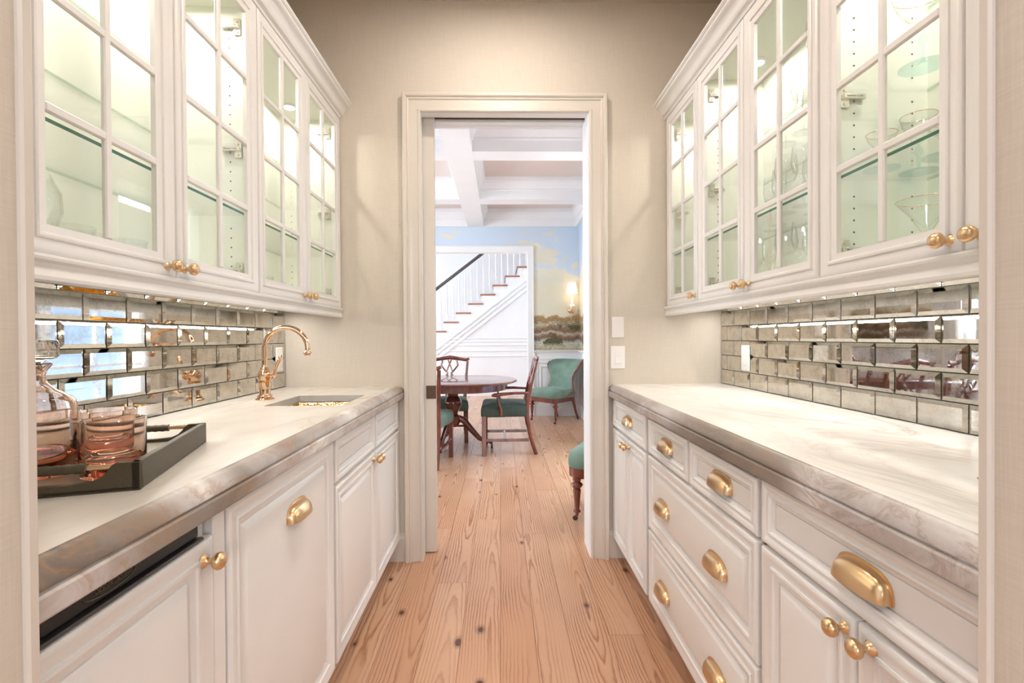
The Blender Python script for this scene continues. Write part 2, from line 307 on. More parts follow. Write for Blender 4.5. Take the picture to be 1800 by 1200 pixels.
# ------------------------------------------------------------------ mesh builder
ORG = {}
class MB:
    def __init__(s): s.v = []; s.f = []; s.m = []
    def add(s, vs, fs, mi=0):
        o = len(s.v); s.v += [tuple(v) for v in vs]
        for f in fs: s.f.append([i + o for i in f]); s.m.append(mi)
    def box(s, x0, x1, y0, y1, z0, z1, mi=0):
        x0, x1 = min(x0, x1), max(x0, x1); y0, y1 = min(y0, y1), max(y0, y1); z0, z1 = min(z0, z1), max(z0, z1)
        vs = [(x, y, z) for z in (z0, z1) for y in (y0, y1) for x in (x0, x1)]
        s.add(vs, [(0, 2, 3, 1), (4, 5, 7, 6), (0, 1, 5, 4), (2, 6, 7, 3), (0, 4, 6, 2), (1, 3, 7, 5)], mi); return s
    def cbox(s, x0, x1, y0, y1, z0, z1, c=0.003, mi=0):
        X = (min(x0, x1), max(x0, x1)); Y = (min(y0, y1), max(y0, y1)); Z = (min(z0, z1), max(z0, z1))
        vs = []; ix = {}
        for a in (0, 1):
            for b in (0, 1):
                for d in (0, 1):
                    x, y, z = X[a], Y[b], Z[d]; xi, yi, zi = x + c*(1-2*a), y + c*(1-2*b), z + c*(1-2*d)
                    ix[a, b, d] = len(vs); vs += [(x, yi, zi), (xi, y, zi), (xi, yi, z)]
        fs = []
        for k in (0, 1):
            fs.append([ix[k, 0, 0], ix[k, 1, 0], ix[k, 1, 1], ix[k, 0, 1]])
            fs.append([ix[0, k, 0]+1, ix[1, k, 0]+1, ix[1, k, 1]+1, ix[0, k, 1]+1])
            fs.append([ix[0, 0, k]+2, ix[1, 0, k]+2, ix[1, 1, k]+2, ix[0, 1, k]+2])
        for a in (0, 1):
            for b in (0, 1):
                fs.append([ix[a, b, 0], ix[a, b, 1], ix[a, b, 1]+1, ix[a, b, 0]+1])
                fs.append([ix[a, 0, b], ix[a, 1, b], ix[a, 1, b]+2, ix[a, 0, b]+2])
                fs.append([ix[0, a, b]+1, ix[1, a, b]+1, ix[1, a, b]+2, ix[0, a, b]+2])
                for d in (0, 1): fs.append([ix[a, b, d], ix[a, b, d]+1, ix[a, b, d]+2])
        s.add(vs, fs, mi); return s
    def prism(s, poly, axis, a0, a1, mi=0, cap=True):
        # poly: 2-D points on the two other axes in XYZ order
        n = len(poly); vs = []
        for a in (a0, a1):
            for p, q in poly:
                vs.append({'x': (a, p, q), 'y': (p, a, q), 'z': (p, q, a)}[axis])
        fs = [[i, (i+1) % n, n+(i+1) % n, n+i] for i in range(n)]
        if cap: fs += [list(range(n))[::-1], list(range(n, 2*n))]
        s.add(vs, fs, mi); return s
    def lathe(s, prof, n=20, c=(0, 0, 0), ax='z', mi=0, caps=True):
        vs = []
        for r, h in prof:
            for k in range(n):
                a = 2*PI*k/n; u, w = r*math.cos(a), r*math.sin(a)
                p = {'z': (u, w, h), 'x': (h, u, w), 'y': (w, h, u)}[ax]
                vs.append((c[0]+p[0], c[1]+p[1], c[2]+p[2]))
        fs = []
        for i in range(len(prof)-1):
            for k in range(n):
                k2 = (k+1) % n; fs.append([i*n+k, i*n+k2, (i+1)*n+k2, (i+1)*n+k])
        if caps:
            if prof[0][0] > 1e-6: fs.append(list(range(n))[::-1])
            if prof[-1][0] > 1e-6: fs.append(list(range((len(prof)-1)*n, len(prof)*n)))
        s.add(vs, fs, mi); return s
    def tube(s, pts, rad, n=10, mi=0, flat=1.0, up=None):
        pts = [Vector(p) for p in pts]; N = len(pts)
        if isinstance(rad, (int, float)): rad = [rad]*N
        vs = []; prev = None
        for i in range(N):
            t = (pts[min(i+1, N-1)] - pts[max(i-1, 0)]).normalized()
            if prev is None:
                ref = Vector(up) if up else (Vector((0, 0, 1)) if abs(t.z) < 0.9 else Vector((1, 0, 0)))
            else: ref = prev
            a = (ref - t*ref.dot(t)).normalized(); b = t.cross(a); prev = a
            for k in range(n):
                th = 2*PI*(k+0.5)/n
                vs.append(pts[i] + a*math.cos(th)*rad[i] + b*math.sin(th)*rad[i]*flat)
        fs = []
        for i in range(N-1):
            for k in range(n):
                k2 = (k+1) % n; fs.append([i*n+k, i*n+k2, (i+1)*n+k2, (i+1)*n+k])
        fs += [list(range(n))[::-1], list(range((N-1)*n, N*n))]
        s.add(vs, fs, mi); return s
    def rings(s, loops, mi=0, cap0=True, cap1=True):
        n = len(loops[0]); vs = [p for lp in loops for p in lp]; fs = []
        for i in range(len(loops)-1):
            for k in range(n):
                k2 = (k+1) % n; fs.append([i*n+k, i*n+k2, (i+1)*n+k2, (i+1)*n+k])
        if cap0: fs.append(list(range(n))[::-1])
        if cap1: fs.append(list(range((len(loops)-1)*n, len(loops)*n)))
        s.add(vs, fs, mi); return s
    def mesh(s, name, mats, smooth=None, org=(0, 0, 0), recalc=True):
        me = bpy.data.meshes.new(name)
        me.from_pydata([(v[0]-org[0], v[1]-org[1], v[2]-org[2]) for v in s.v], [], s.f)
        for m in (mats if isinstance(mats, (list, tuple)) else [mats]): me.materials.append(M[m])
        if any(s.m): me.polygons.foreach_set('material_index', s.m)
        if recalc:
            b = bmesh.new(); b.from_mesh(me); bmesh.ops.recalc_face_normals(b, faces=b.faces); b.to_mesh(me); b.free()
        if smooth:
            me.polygons.foreach_set('use_smooth', [True]*len(me.polygons)); me.set_sharp_from_angle(angle=math.radians(smooth))
        me.update(); return me
    def build(s, name, mats, parent=None, smooth=None, world=True, recalc=True):
        org = ORG.get(parent.name, (0, 0, 0)) if (parent and world) else (0, 0, 0)
        me = s.mesh(name, mats, smooth, org, recalc)
        o = bpy.data.objects.new(name, me); C.objects.link(o)
        if parent: o.parent = parent; ORG[o.name] = ORG.get(parent.name, (0, 0, 0))
        return o
def inst(name, me, loc, parent=None, rot=(0, 0, 0)):
    o = bpy.data.objects.new(name, me); C.objects.link(o); o.rotation_euler = rot
    if parent:
        o.parent = parent; g = ORG.get(parent.name, (0, 0, 0)); loc = tuple(a-b for a, b in zip(loc, g))
    o.location = loc; return o
def tag(o, label=None, cat=None, group=None, kind=None):
    for k, v in (('label', label), ('category', cat), ('group', group), ('kind', kind)):
        if v: o[k] = v
    return o
def thing(name, loc, label, cat, group=None, rz=0):
    o = bpy.data.objects.new(name, None); o.empty_display_size = 0.05; o.location = loc; o.rotation_euler = (0, 0, rz)
    C.objects.link(o); ORG[o.name] = tuple(loc) if rz == 0 else (0, 0, 0)
    return tag(o, label, cat, group)
def copy_tree(o, parent=None):
    c = o.copy(); C.objects.link(c); c.parent = parent
    for ch in list(o.children): copy_tree(ch, c)
    return c
def struct(o): o['kind'] = 'structure'; return o
def solid(name, mat, *boxes):
    b = MB()
    for x in boxes: b.box(*x)
    return struct(b.build(name, mat))
# ------------------------------------------------------------------ key dimensions
XL, XR, D, CEIL = -1.126, 1.1716, 2.577, 2.914
FW = 2.760                       # dining side of the far wall
DL, DR, DB = -3.35, 1.165, 7.25  # dining room
DC = 3.04
HB = 9.85                        # stair face
# ------------------------------------------------------------------ floor
fl = MB(); fl.box(-4.2, 3.2, -3.8, 11.2, -0.06, -0.004)
floor = struct(fl.build('floor', 'pine'))
cols = [-0.61, -0.464, -0.305, -0.16, -0.009, 0.125, 0.256, 0.416, 0.556, 0.69]
allc = list(cols)
while allc[0] > DL: allc.insert(0, allc[0] - random.uniform(0.135, 0.15))
while allc[-1] < DR + 0.1: allc.append(allc[-1] + random.uniform(0.135, 0.15))
fixed = {-0.305: [2.33, 4.07, 6.6], -0.16: [3.142, 3.97, 6.9], -0.009: [1.1, 4.40], 0.125: [2.9, 5.6], 0.256: [3.72, 6.4], 0.416: [1.9, 4.9], -0.464: [3.0, 5.3]}
for a, b in zip(allc[:-1], allc[1:]):
    inp = a >= -0.62 and b <= 0.70
    y = -0.6 if inp else FW - 0.02; end = 10.4
    cuts = fixed.get(round(a, 3))
    cuts = list(cuts) + [8.9] if cuts else []
    if not cuts:
        t = y + random.uniform(0.8, 2.8)
        while t < end - 0.8: cuts.append(t); t += random.uniform(1.8, 3.2)
    ys = [y] + cuts + [end]
    for y0, y1 in zip(ys[:-1], ys[1:]):
        cx, cy = (a+b)/2, (y0+y1)/2; hx, hy, g, c = (b-a)/2, (y1-y0)/2, 0.0009, 0.0012
        p = MB(); o = [(-hx+g, -hy+g), (hx-g, -hy+g), (hx-g, hy-g), (-hx+g, hy-g)]; i = [(-hx+g+c, -hy+g+c), (hx-g-c, -hy+g+c), (hx-g-c, hy-g-c), (-hx+g+c, hy-g-c)]
        p.rings([[(x, yy, -0.0045) for x, yy in o], [(x, yy, -0.0011) for x, yy in o], [(x, yy, 0) for x, yy in i]], cap0=False)
        inst('plank', p.mesh('plank', 'pine'), (cx, cy, 0), floor)
# ------------------------------------------------------------------ pantry shell
solid('wall_left', 'wall', (XL-0.12, XL, 0.37, D, 0, CEIL))
solid('wall_right', 'wall', (XR, XR+0.12, 0.37, D, 0, CEIL))
solid('ceiling', 'ceil', (-1.4, 1.45, 0.37, D, CEIL, CEIL+0.1))
JL, JR, HT = -0.372, 0.470, 2.335     # rough opening
wf = MB()
wf.box(-1.3, -0.415, D, 2.652, 0, 3.2); wf.box(0.471, 1.35, D, 2.652, 0, 3.2); wf.box(-0.415, 0.471, D, 2.652, 2.350, 3.2)
wall_far = struct(wf.build('wall_far', 'wall'))
w2 = MB(); w2.box(DL-0.15, -0.42, 2.705, FW, 0, 3.2); w2.box(0.471, DR+0.15, 2.652, FW, 0, 3.2); w2.box(-0.42, 0.471, 2.705, FW, 2.350, 3.2)
w2.box(-0.42, 0.471, 2.652, 2.705, 2.40, 3.2); w2.box(-1.3, -1.2, 2.652, 2.705, 0, 3.2)
struct(w2.build('wall_far', 'white'))
# jamb linings
jb = MB()
jb.box(0.466, 0.4715, D, FW, 0, 2.350); jb.box(-0.42, 0.471, D, 2.650, 2.343, 2.351); jb.box(-0.42, 0.471, 2.707, FW, 2.343, 2.351)
jb.box(-0.42, -0.413, D, 2.650, 0, 2.343); jb.box(-0.425, -0.418, 2.707, FW, 0, 2.343)
struct(jb.build('trim_1', 'white'))
tk = MB(); tk.box(-0.42, 0.466, 2.652, 2.705, 2.358, 2.40); struct(tk.build('trim_2', 'bronze'))
# pocket door
pd = thing('pocket_door', (-0.353, 2.68, 0), 'cream pocket door slid open, its edge showing at left of doorway', 'door')
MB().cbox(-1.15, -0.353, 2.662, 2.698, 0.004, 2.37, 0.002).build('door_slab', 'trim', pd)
MB().cbox(-0.404, -0.351, 2.659, 2.663, 0.835, 0.906, 0.001).build('flush_pull', 'bronze', pd)
MB().cbox(-0.398, -0.357, 2.6575, 2.660, 0.845, 0.897, 0.0006).build('pull_cup', 'bronze', pd)
# casing: profile mitred round the opening
def casing(name, xl, xr, ztop, y, s, prof, mat, zb=0.0):
    # prof: (offset outwards from the opening edge, thickness); s = direction the trim stands proud
    b = MB(); loops = []
    for (x, z, ox, oz) in ((xl, zb, -1, 0), (xl, ztop, -1, 1), (xr, ztop, 1, 1), (xr, zb, 1, 0)):
        loops.append([(x + ox*w, y + s*t, z + oz*w) for w, t in prof])
    b.rings(loops, cap0=True, cap1=True)
    return struct(b.build(name, mat, smooth=25))
PROF = [(0, 0), (0, 0.014), (0.004, 0.018), (0.012, 0.018), (0.016, 0.014), (0.020, 0.013), (0.052, 0.018), (0.058, 0.019), (0.061, 0.024), (0.066, 0.026), (0.071, 0.024), (0.073, 0.030), (0.078, 0.034), (0.088, 0.035), (0.092, 0.033), (0.093, 0)]
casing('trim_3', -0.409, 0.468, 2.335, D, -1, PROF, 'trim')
casing('trim_4', -0.42, 0.468, 2.335, FW, 1, PROF, 'white')
def baseboard(name, axis, a0, a1, pos, s, mat, h=0.15, t=0.016):
    poly = [(0, 0), (s*t, 0), (s*t, h-0.03), (s*t*0.8, h-0.022), (s*t*0.6, h-0.018), (s*t*0.6, h-0.006), (0, h)]
    poly = [(pos+p, z) for p, z in poly]
    b = MB(); b.prism(poly, 'y' if axis == 'y' else 'x', a0, a1)
    return struct(b.build(name, mat))
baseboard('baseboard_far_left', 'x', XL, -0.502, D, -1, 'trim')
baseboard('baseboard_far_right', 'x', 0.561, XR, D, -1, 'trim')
# near cased opening (the photograph is taken through it)
nw = MB()
nw.box(-2.4, -0.486, 0.37, 0.508, 0, CEIL); nw.box(0.521, 2.4, 0.37, 0.508, 0, CEIL); nw.box(-0.486, 0.521, 0.37, 0.508, 2.45, CEIL)
struct(nw.build('wall_near', 'wall'))
nb = MB(); nb.cbox(-0.515, -0.480, 0.5065, 0.5205, 0, 2.44, 0.0025); nb.cbox(0.515, 0.55, 0.5065, 0.5205, 0, 2.44, 0.0025); nb.box(-0.50, 0.535, 0.5065, 0.5205, 2.44, 2.47)
struct(nb.build('trim_5', 'trim'))
# kitchen behind the camera
solid('wall_kitchen_left', 'white', (-2.4, -2.25, -3.8, 0.37, 0, CEIL))
solid('wall_kitchen_right', 'white', (2.25, 2.4, -3.8, 0.37, 0, CEIL))
solid('wall_kitchen_back', 'white', (-2.4, -1.0, -3.8, -3.65, 0, CEIL), (1.0, 2.4, -3.8, -3.65, 0, CEIL), (-1.0, 1.0, -3.8, -3.65, 0, 1.0), (-1.0, 1.0, -3.8, -3.65, 2.2, CEIL))
solid('ceiling', 'white', (-2.4, 2.4, -3.8, 0.37, CEIL, CEIL+0.1))
# ------------------------------------------------------------------ windows
def window(name, axis, pos, s, a0, a1, z0, z1, ncol, nrow, fr=0.06, dep=0.10):
    # s: direction of the room; frame set in an opening of the wall whose room face is at pos
    def bx(b, p0, p1, u0, u1, v0, v1, c=0.003):
        if axis == 'x': b.cbox(p0, p1, u0, u1, v0, v1, c)
        else: b.cbox(u0, u1, p0, p1, v0, v1, c)
    b = MB(); p0, p1 = pos - s*0.10, pos - s*0.02
    bx(b, p0, p1, a0, a0+fr, z0, z1); bx(b, p0, p1, a1-fr, a1, z0, z1); bx(b, p0, p1, a0+fr, a1-fr, z1-fr, z1); bx(b, p0, p1, a0+fr, a1-fr, z0, z0+fr)
    c0, c1 = pos + s*0.001, pos + s*0.022
    bx(b, c0, c1, a0-0.09, a0+0.004, z0-0.02, z1+0.09); bx(b, c0, c1, a1-0.004, a1+0.09, z0-0.02, z1+0.09); bx(b, c0, c1, a0, a1, z1-0.004, z1+0.09); bx(b, c0, pos+s*0.05, a0-0.1, a1+0.1, z0-0.05, z0-0.01)
    w = struct(b.build(name, 'white'))
    ua, ub, va, vb = a0+fr, a1-fr, z0+fr, z1-fr; q = pos - s*0.06; h = 0.011
    for i in range(1, ncol):
        u = ua + (ub-ua)*i/ncol; g = MB(); bx(g, q-0.015, q+0.015, u-h, u+h, va, vb); g.build('glazing_bar', 'white', w)
    for j in range(1, nrow):
        v = va + (vb-va)*j/nrow; g = MB(); bx(g, q-0.014, q+0.014, ua, ub, v-h, v+h); g.build('glazing_bar', 'white', w)
    for i in range(ncol):
        for j in range(nrow):
            g = MB(); bx(g, q-0.002, q+0.002, ua+(ub-ua)*i/ncol+h, ua+(ub-ua)*(i+1)/ncol-h, va+(vb-va)*j/nrow+h, va+(vb-va)*(j+1)/nrow-h, 0.0005); g.build('pane', 'pane', w)
    if axis == 'x': portal('portal_' + name, (pos - s*0.12, (a0+a1)/2, (z0+z1)/2), z1-z0, a1-a0, (0, -s*PI/2, 0))
    else: portal('portal_' + name, ((a0+a1)/2, pos - s*0.12, (z0+z1)/2), a1-a0, z1-z0, (s*PI/2, 0, 0))
    return w
window('window_1', 'y', -3.65, 1, -1.0, 1.0, 1.0, 2.2, 4, 2)
window('window_2', 'x', DR, -1, 3.72, 4.82, 0.40, 2.45, 2, 4)
window('window_3', 'x', DL, 1, 4.55, 5.90, 0.55, 2.50, 3, 4)
window('window_4', 'x', DL, 1, 3.15, 4.10, 0.55, 2.50, 2, 4)
window('window_5', 'x', 3.0, -1, 7.75, 9.55, 0.40, 2.9, 4, 5)
window('window_6', 'x', -4.0, 1, 7.75, 9.55, 0.40, 2.9, 4, 5)
# ------------------------------------------------------------------ dining room shell
solid('wall_dining_right', 'white', (DR, DR+0.14, FW, 3.72, 0, 3.2), (DR, DR+0.14, 4.82, DB, 0, 3.2), (DR, DR+0.14, 3.72, 4.82, 0, 0.40), (DR, DR+0.14, 3.72, 4.82, 2.45, 3.2))
solid('wall_dining_left', 'white', (DL-0.14, DL, FW, 3.15, 0, 3.2), (DL-0.14, DL, 4.10, 4.55, 0, 3.2), (DL-0.14, DL, 5.90, DB, 0, 3.2), (DL-0.14, DL, 3.15, 4.10, 0, 0.55), (DL-0.14, DL, 4.55, 5.90, 0, 0.55), (DL-0.14, DL, 3.15, 4.10, 2.5, 3.2), (DL-0.14, DL, 4.55, 5.90, 2.5, 3.2))
OX0, OX1, OZ = -2.54, 0.401, 2.42
wb = MB(); wb.box(DL-0.14, OX0, DB, DB+0.14, 0, 3.2); wb.box(OX1, DR+0.14, DB, DB+0.14, 0, 3.2); wb.box(OX0, OX1, DB, DB+0.14, OZ, 3.2)
wall_db = struct(wb.build('wall_dining_back', 'white'))
CP = [(0, 0), (0, 0.02), (0.012, 0.022), (0.07, 0.022), (0.075, 0.03), (0.088, 0.03), (0.088, 0)]
casing('trim_6', OX0, OX1, OZ, DB, -1, CP, 'white'); 
MUR = MB(); t = 0.003
MUR.box(OX1+0.086, DR, DB-t, DB, 0.973, 2.79); MUR.box(OX0-0.086, OX1+0.086, DB-t, DB, OZ+0.088, 2.79); MUR.box(DL, OX0-0.086, DB-t, DB, 0.973, 2.79)
MUR.build('mural', 'mural', wall_db)
m2 = MB(); 
for y0, y1, z0, z1 in ((FW, 3.63, 0.973, 2.79), (4.91, DB, 0.973, 2.79), (3.63, 4.91, 2.54, 2.79)): m2.box(DR-t, DR, y0, y1, z0, z1)
m2.build('mural', 'mural', bpy.data.objects['wall_dining_right'])
m3 = MB()
for y0, y1, z0, z1 in ((FW, 3.06, 0.973, 2.79), (4.19, 4.46, 0.973, 2.79), (5.99, DB, 0.973, 2.79), (3.06, 4.19, 2.6, 2.79), (4.46, 5.99, 2.6, 2.79)): m3.box(DL, DL+t, y0, y1, z0, z1)
m3.build('mural', 'mural', bpy.data.objects['wall_dining_left'])
# chair rail, wainscot panels and base on the back and side walls
def rail(name, axis, a0, a1, pos, s):
    poly = [(0, 0.93), (0.012, 0.93), (0.016, 0.94), (0.03, 0.952), (0.034, 0.958), (0.034, 0.97), (0, 0.973)]
    b = MB(); b.prism([(pos+s*p, z) for p, z in poly], 'y' if axis == 'y' else 'x', a0, a1)
    b.prism([(pos+s*p, z) for p, z in [(0, 0.835), (0.012, 0.835), (0.014, 0.85), (0.008, 0.86), (0, 0.86)]], 'y' if axis == 'y' else 'x', a0, a1)
    return struct(b.build(name, 'white'))
rail('trim_7', 'x', OX1+0.086, DR, DB, -1); rail('trim_8', 'y', 4.92, DB, DR, -1); rail('trim_9', 'y', FW, 3.62, DR, -1); rail('trim_10', 'y', 6.0, DB, DL, 1)
def rectframe(b, axis, pos, s, u0, u1, v0, v1, prof):
    loops = []
    for u, v, du, dv in ((u0, v0, 1, 1), (u1, v0, -1, 1), (u1, v1, -1, -1), (u0, v1, 1, -1)):
        lp = []
        for w, tt in prof:
            q = pos + s*tt
            lp.append((q, u+du*w, v+dv*w) if axis == 'x' else (u+du*w, q, v+dv*w))
        loops.append(lp)
    n = len(prof); o = len(b.v); b.v += [p for lp in loops for p in lp]
    for i in range(4):
        j = (i+1) % 4
        for k in range(n-1):
            b.f.append([o+i*n+k, o+i*n+k+1, o+j*n+k+1, o+j*n+k]); b.m.append(0)
PM = [(0, 0), (0.003, 0.012), (0.010, 0.014), (0.016, 0.010), (0.024, 0.006), (0.030, 0.0)]
pb = MB()
for u0, u1 in ((OX1+0.13, 0.83), (0.88, DR-0.03)): rectframe(pb, 'y', DB, -1, u0, u1, 0.24, 0.80, PM)
for u0, u1 in ((OX1+0.18, 0.78), (0.93, DR-0.08)): rectframe(pb, 'y', DB, -1, u0, u1, 0.30, 0.74, PM)
struct(pb.build('trim_11', 'white'))
baseboard('baseboard_dining_back', 'x', OX1+0.086, DR, DB, -1, 'white', 0.18)
baseboard('baseboard_dining_right', 'y', FW, DB, DR, -1, 'white', 0.18)
baseboard('baseboard_dining_left', 'y', FW, DB, DL, 1, 'white', 0.18)
# coffered ceiling
cd = MB(); cd.box(DL-0.14, DR+0.14, FW, DB+0.14, DC, DC+0.12)
ceil_d = struct(cd.build('ceiling', 'cofferpanel'))
def beam(axis, c, w, a0, a1, half=0):
    h = w/2; z0, z1 = 2.79 + (0.0015 if axis == 'x' else 0), DC
    R = [(h, z0), (h, z0+0.10), (h+0.012, z0+0.105), (h+0.012, z0+0.125), (h+0.020, z0+0.14), (h+0.045, z0+0.185), (h+0.05, z0+0.20), (h+0.066, z0+0.205), (h+0.066, z1)]
    L = [(-x, z) for x, z in R][::-1]
    poly = R + L if half == 0 else ([(0, z0)] + R + [(0, z1)] if half > 0 else [(0, z1)] + L + [(0, z0)])
    b = MB(); b.prism([(c+x, z) for x, z in poly], axis, a0, a1); b.build('ceiling_beam', 'white', ceil_d)
for y in (4.43, 5.92): beam('x', y, 0.22, DL, DR)
for x in (-0.357, -1.84): beam('y', x, 0.235, FW, DB)
beam('x', FW, 0.14, DL, DR, 1); beam('x', DB, 0.06, DL, DR, -1); beam('y', DR, 0.10, FW, DB, -1); beam('y', DL, 0.10, FW, DB, 1)
# ------------------------------------------------------------------ stair hall
solid('wall_hall_back', 'white', (-4.2, 3.2, 10.95, 11.1, 0, 4.7))
solid('wall_hall_right', 'white', (3.0, 3.15, DB+0.14, 7.75, 0, 4.7), (3.0, 3.15, 9.55, 11.1, 0, 4.7), (3.0, 3.15, 7.75, 9.55, 0, 0.4), (3.0, 3.15, 7.75, 9.55, 2.9, 4.7))
solid('wall_hall_left', 'white', (-4.15, -4.0, DB+0.14, 7.75, 0, 4.7), (-4.15, -4.0, 9.55, 11.1, 0, 4.7), (-4.15, -4.0, 7.75, 9.55, 0, 0.4), (-4.15, -4.0, 7.75, 9.55, 2.9, 4.7))
solid('wall_hall_front', 'white', (-4.2, DL-0.14, DB, DB+0.14, 0, 4.7), (DR+0.14, 3.2, DB, DB+0.14, 0, 4.7), (DL-0.14, DR+0.14, DB, DB+0.14, 3.2, 4.7))
solid('ceiling', 'white', (-4.2, 3.2, DB, 11.1, 4.7, 4.8))
RUN, RISE = 0.245, 0.183
st = thing('staircase', (0, HB, 0), 'white staircase with stained wood treads rising beyond the dining room', 'staircase')
NS = range(-8, 13)
def tr(i): return 0.39 - RUN*i, 2.40 - RISE*i      # right end, top height of tread i
zz = []
pts = [(-2.9, 0)]
for i in reversed(list(NS)):
    x, z = tr(i); pts += [(x-0.275, z-0.03), (x-0.275+RUN, z-0.03)] if z > 0.05 else []
poly = [(-2.95, 0)] + pts[1:] + [(pts[-1][0], 0)]
MB().prism(poly, 'y', HB, HB+0.05).build('stringer_wall', 'white', st)
for i in NS:
    x, z = tr(i)
    if z < 0.1: continue
    MB().cbox(x-0.305, x, HB-0.03, 10.9, z-0.03, z, 0.006).build('tread', 'tread', st)
    MB().box(x-0.285, x-0.270, HB+0.002, 10.9, z-RISE, z-0.03).build('riser', 'white', st)
    for k in range(2):
        bx = x-0.24+k*0.1225; zt = z+0.86+(bx-(x-0.24))*0.747
        bb = MB(); bb.box(bx-0.015, bx+0.015, HB+0.012, HB+0.042, z, z+0.16); bb.lathe([(0.013, z+0.16), (0.016, z+0.18), (0.009, z+0.21), (0.014, z+0.40), (0.008, zt)], 6, (bx, HB+0.027, 0)); bb.build('baluster', 'white', st)
hr = [(x, HB+0.027, 2.165+(x+1.25)*0.765) for x in (-2.6, -1.25, -0.4, 1.2, 2.2)]
MB().tube(hr, 0.032, 8).build('handrail', 'darkmetal', st)
def strip(b, p, q, w, tt):
    p, q = Vector((p[0], 0, p[1])), Vector((q[0], 0, q[1])); d = (q-p).normalized(); nn = Vector((-d.z, 0, d.x))
    prof = [(-w/2, 0), (-w/2, tt*0.6), (-w/4, tt), (w/4, tt*0.8), (w/2, tt*0.3), (w/2, 0)]
    b.rings([[(e + nn*a + Vector((0, HB - t2, 0))) for a, t2 in prof] for e in (p, q)])
mb = MB()
for zc, w in ((2.32, 0.05), (2.22, 0.035), (2.12, 0.06)): strip(mb, (-1.4+(2.32-zc)*0.9, zc-(0.517+1.4-(2.32-zc)*0.9)*0.767), (1.7, zc+1.183*0.767), w, 0.028)
for z, w in ((1.15, 0.03), (1.09, 0.04), (1.02, 0.05), (0.90, 0.03), (0.80, 0.045)): strip(mb, (-1.6 + max(0, (z-0.8))*1.2, z), (2.4, z), w, 0.022)
mb.box(-2.9, 2.4, HB-0.018, HB, 0, 0.19)
mb.build('panel_moulding', 'white', st)
# ------------------------------------------------------------------ cabinet helpers
def ring_panel(b, x0, s, y0, y1, z0, z1, prof, fill=True, mi=0):
    loops = []
    for ins, h in prof:
        x = x0 + s*h
        loops.append([(x, y0+ins, z0+ins), (x, y1-ins, z0+ins), (x, y1-ins, z1-ins), (x, y0+ins, z1-ins)])
    b.rings(loops, mi, cap0=fill, cap1=fill)
    if not fill:    # close the ring with its back
        n = len(loops); o = len(b.v) - 4*n
        for k in range(4):
            b.f.append([o+k, o+(k+1) % 4, o+4*(n-1)+(k+1) % 4, o+4*(n-1)+k]); b.m.append(mi)
P_DOOR = [(0, 0), (0, 0.014), (0.002, 0.0175), (0.006, 0.0195), (0.011, 0.0195), (0.016, 0.0175), (0.024, 0.0145), (0.031, 0.0130), (0.033, 0.0130), (0.034, 0.0165), (0.038, 0.0178), (0.042, 0.0165), (0.044, 0.0125), (0.050, 0.0105), (0.055, 0.0095), (0.0555, 0.0055), (0.059, 0.0055), (0.060, 0.008), (0.074, 0.0155), (0.0765, 0.016)]
P_DRAWER = [(0, 0), (0, 0.014), (0.002, 0.0175), (0.006, 0.0195), (0.010, 0.0195), (0.016, 0.0165), (0.022, 0.0135), (0.0235, 0.0135), (0.0245, 0.0165), (0.028, 0.0178), (0.031, 0.0165), (0.033, 0.0125), (0.038, 0.0100), (0.041, 0.0095), (0.0415, 0.0055), (0.044, 0.0055), (0.0445, 0.0085)]
P_GLASS = [(0, 0), (0, 0.015), (0.002, 0.0185), (0.006, 0.0205), (0.011, 0.0205), (0.017, 0.0180), (0.026, 0.0155), (0.030, 0.0150), (0.031, 0.0185), (0.035, 0.0198), (0.039, 0.0185), (0.042, 0.0145), (0.048, 0.0125), (0.0575, 0.0115), (0.0585, 0.0)]
kb = MB()
kb.lathe([(0.0, 0), (0.0125, 0), (0.0130, 0.0015), (0.0115, 0.0035), (0.0085, 0.006), (0.0062, 0.009), (0.0055, 0.013), (0.0062, 0.0165), (0.0095, 0.0185), (0.0140, 0.0225), (0.0158, 0.0275), (0.0150, 0.0325), (0.0120, 0.0365), (0.0065, 0.0392), (0.0, 0.040)], 24, ax='x', caps=False)
KNOB = kb.mesh('knob', 'brass', 40)
def cup_pull():
    b = MB(); L, H, Dp = 0.0585, 0.041, 0.028
    def surf(f):
        rows = []
        for i in range(9):
            th = PI/2*i/8; row = []
            for k in range(25):
                ph = -PI/2 + PI*k/24
                c = abs(math.cos(ph))**0.55; sn = math.copysign(abs(math.sin(ph))**0.75, math.sin(ph))
                row.append((f*Dp*c*math.cos(th)**0.8 + 0.001, f*L*sn, f*H*c*math.sin(th)))
            rows.append(row)
        return rows
    for f in (1.0, 0.94):
        R = surf(f); o = len(b.v)
        for r in R: b.v += r
        for i in range(8):
            for k in range(24): b.f.append([o+i*25+k, o+i*25+k+1, o+(i+1)*25+k+1, o+(i+1)*25+k]); b.m.append(0)
    n = 9*25
    for k in range(24): b.f.append([k, k+1, n+k+1, n+k]); b.m.append(0)
    out = []
    for k in range(25):
        ph = -PI/2 + PI*k/24
        out.append(((L+0.004)*math.copysign(abs(math.sin(ph))**0.75, math.sin(ph)), (H+0.005)*abs(math.cos(ph))**0.55))
    b.prism(out, 'x', 0, 0.0022)
    return b.mesh('cup_pull', 'brass', 50)
PULL = cup_pull()
def rotz(s): return (0, 0, 0 if s > 0 else PI)
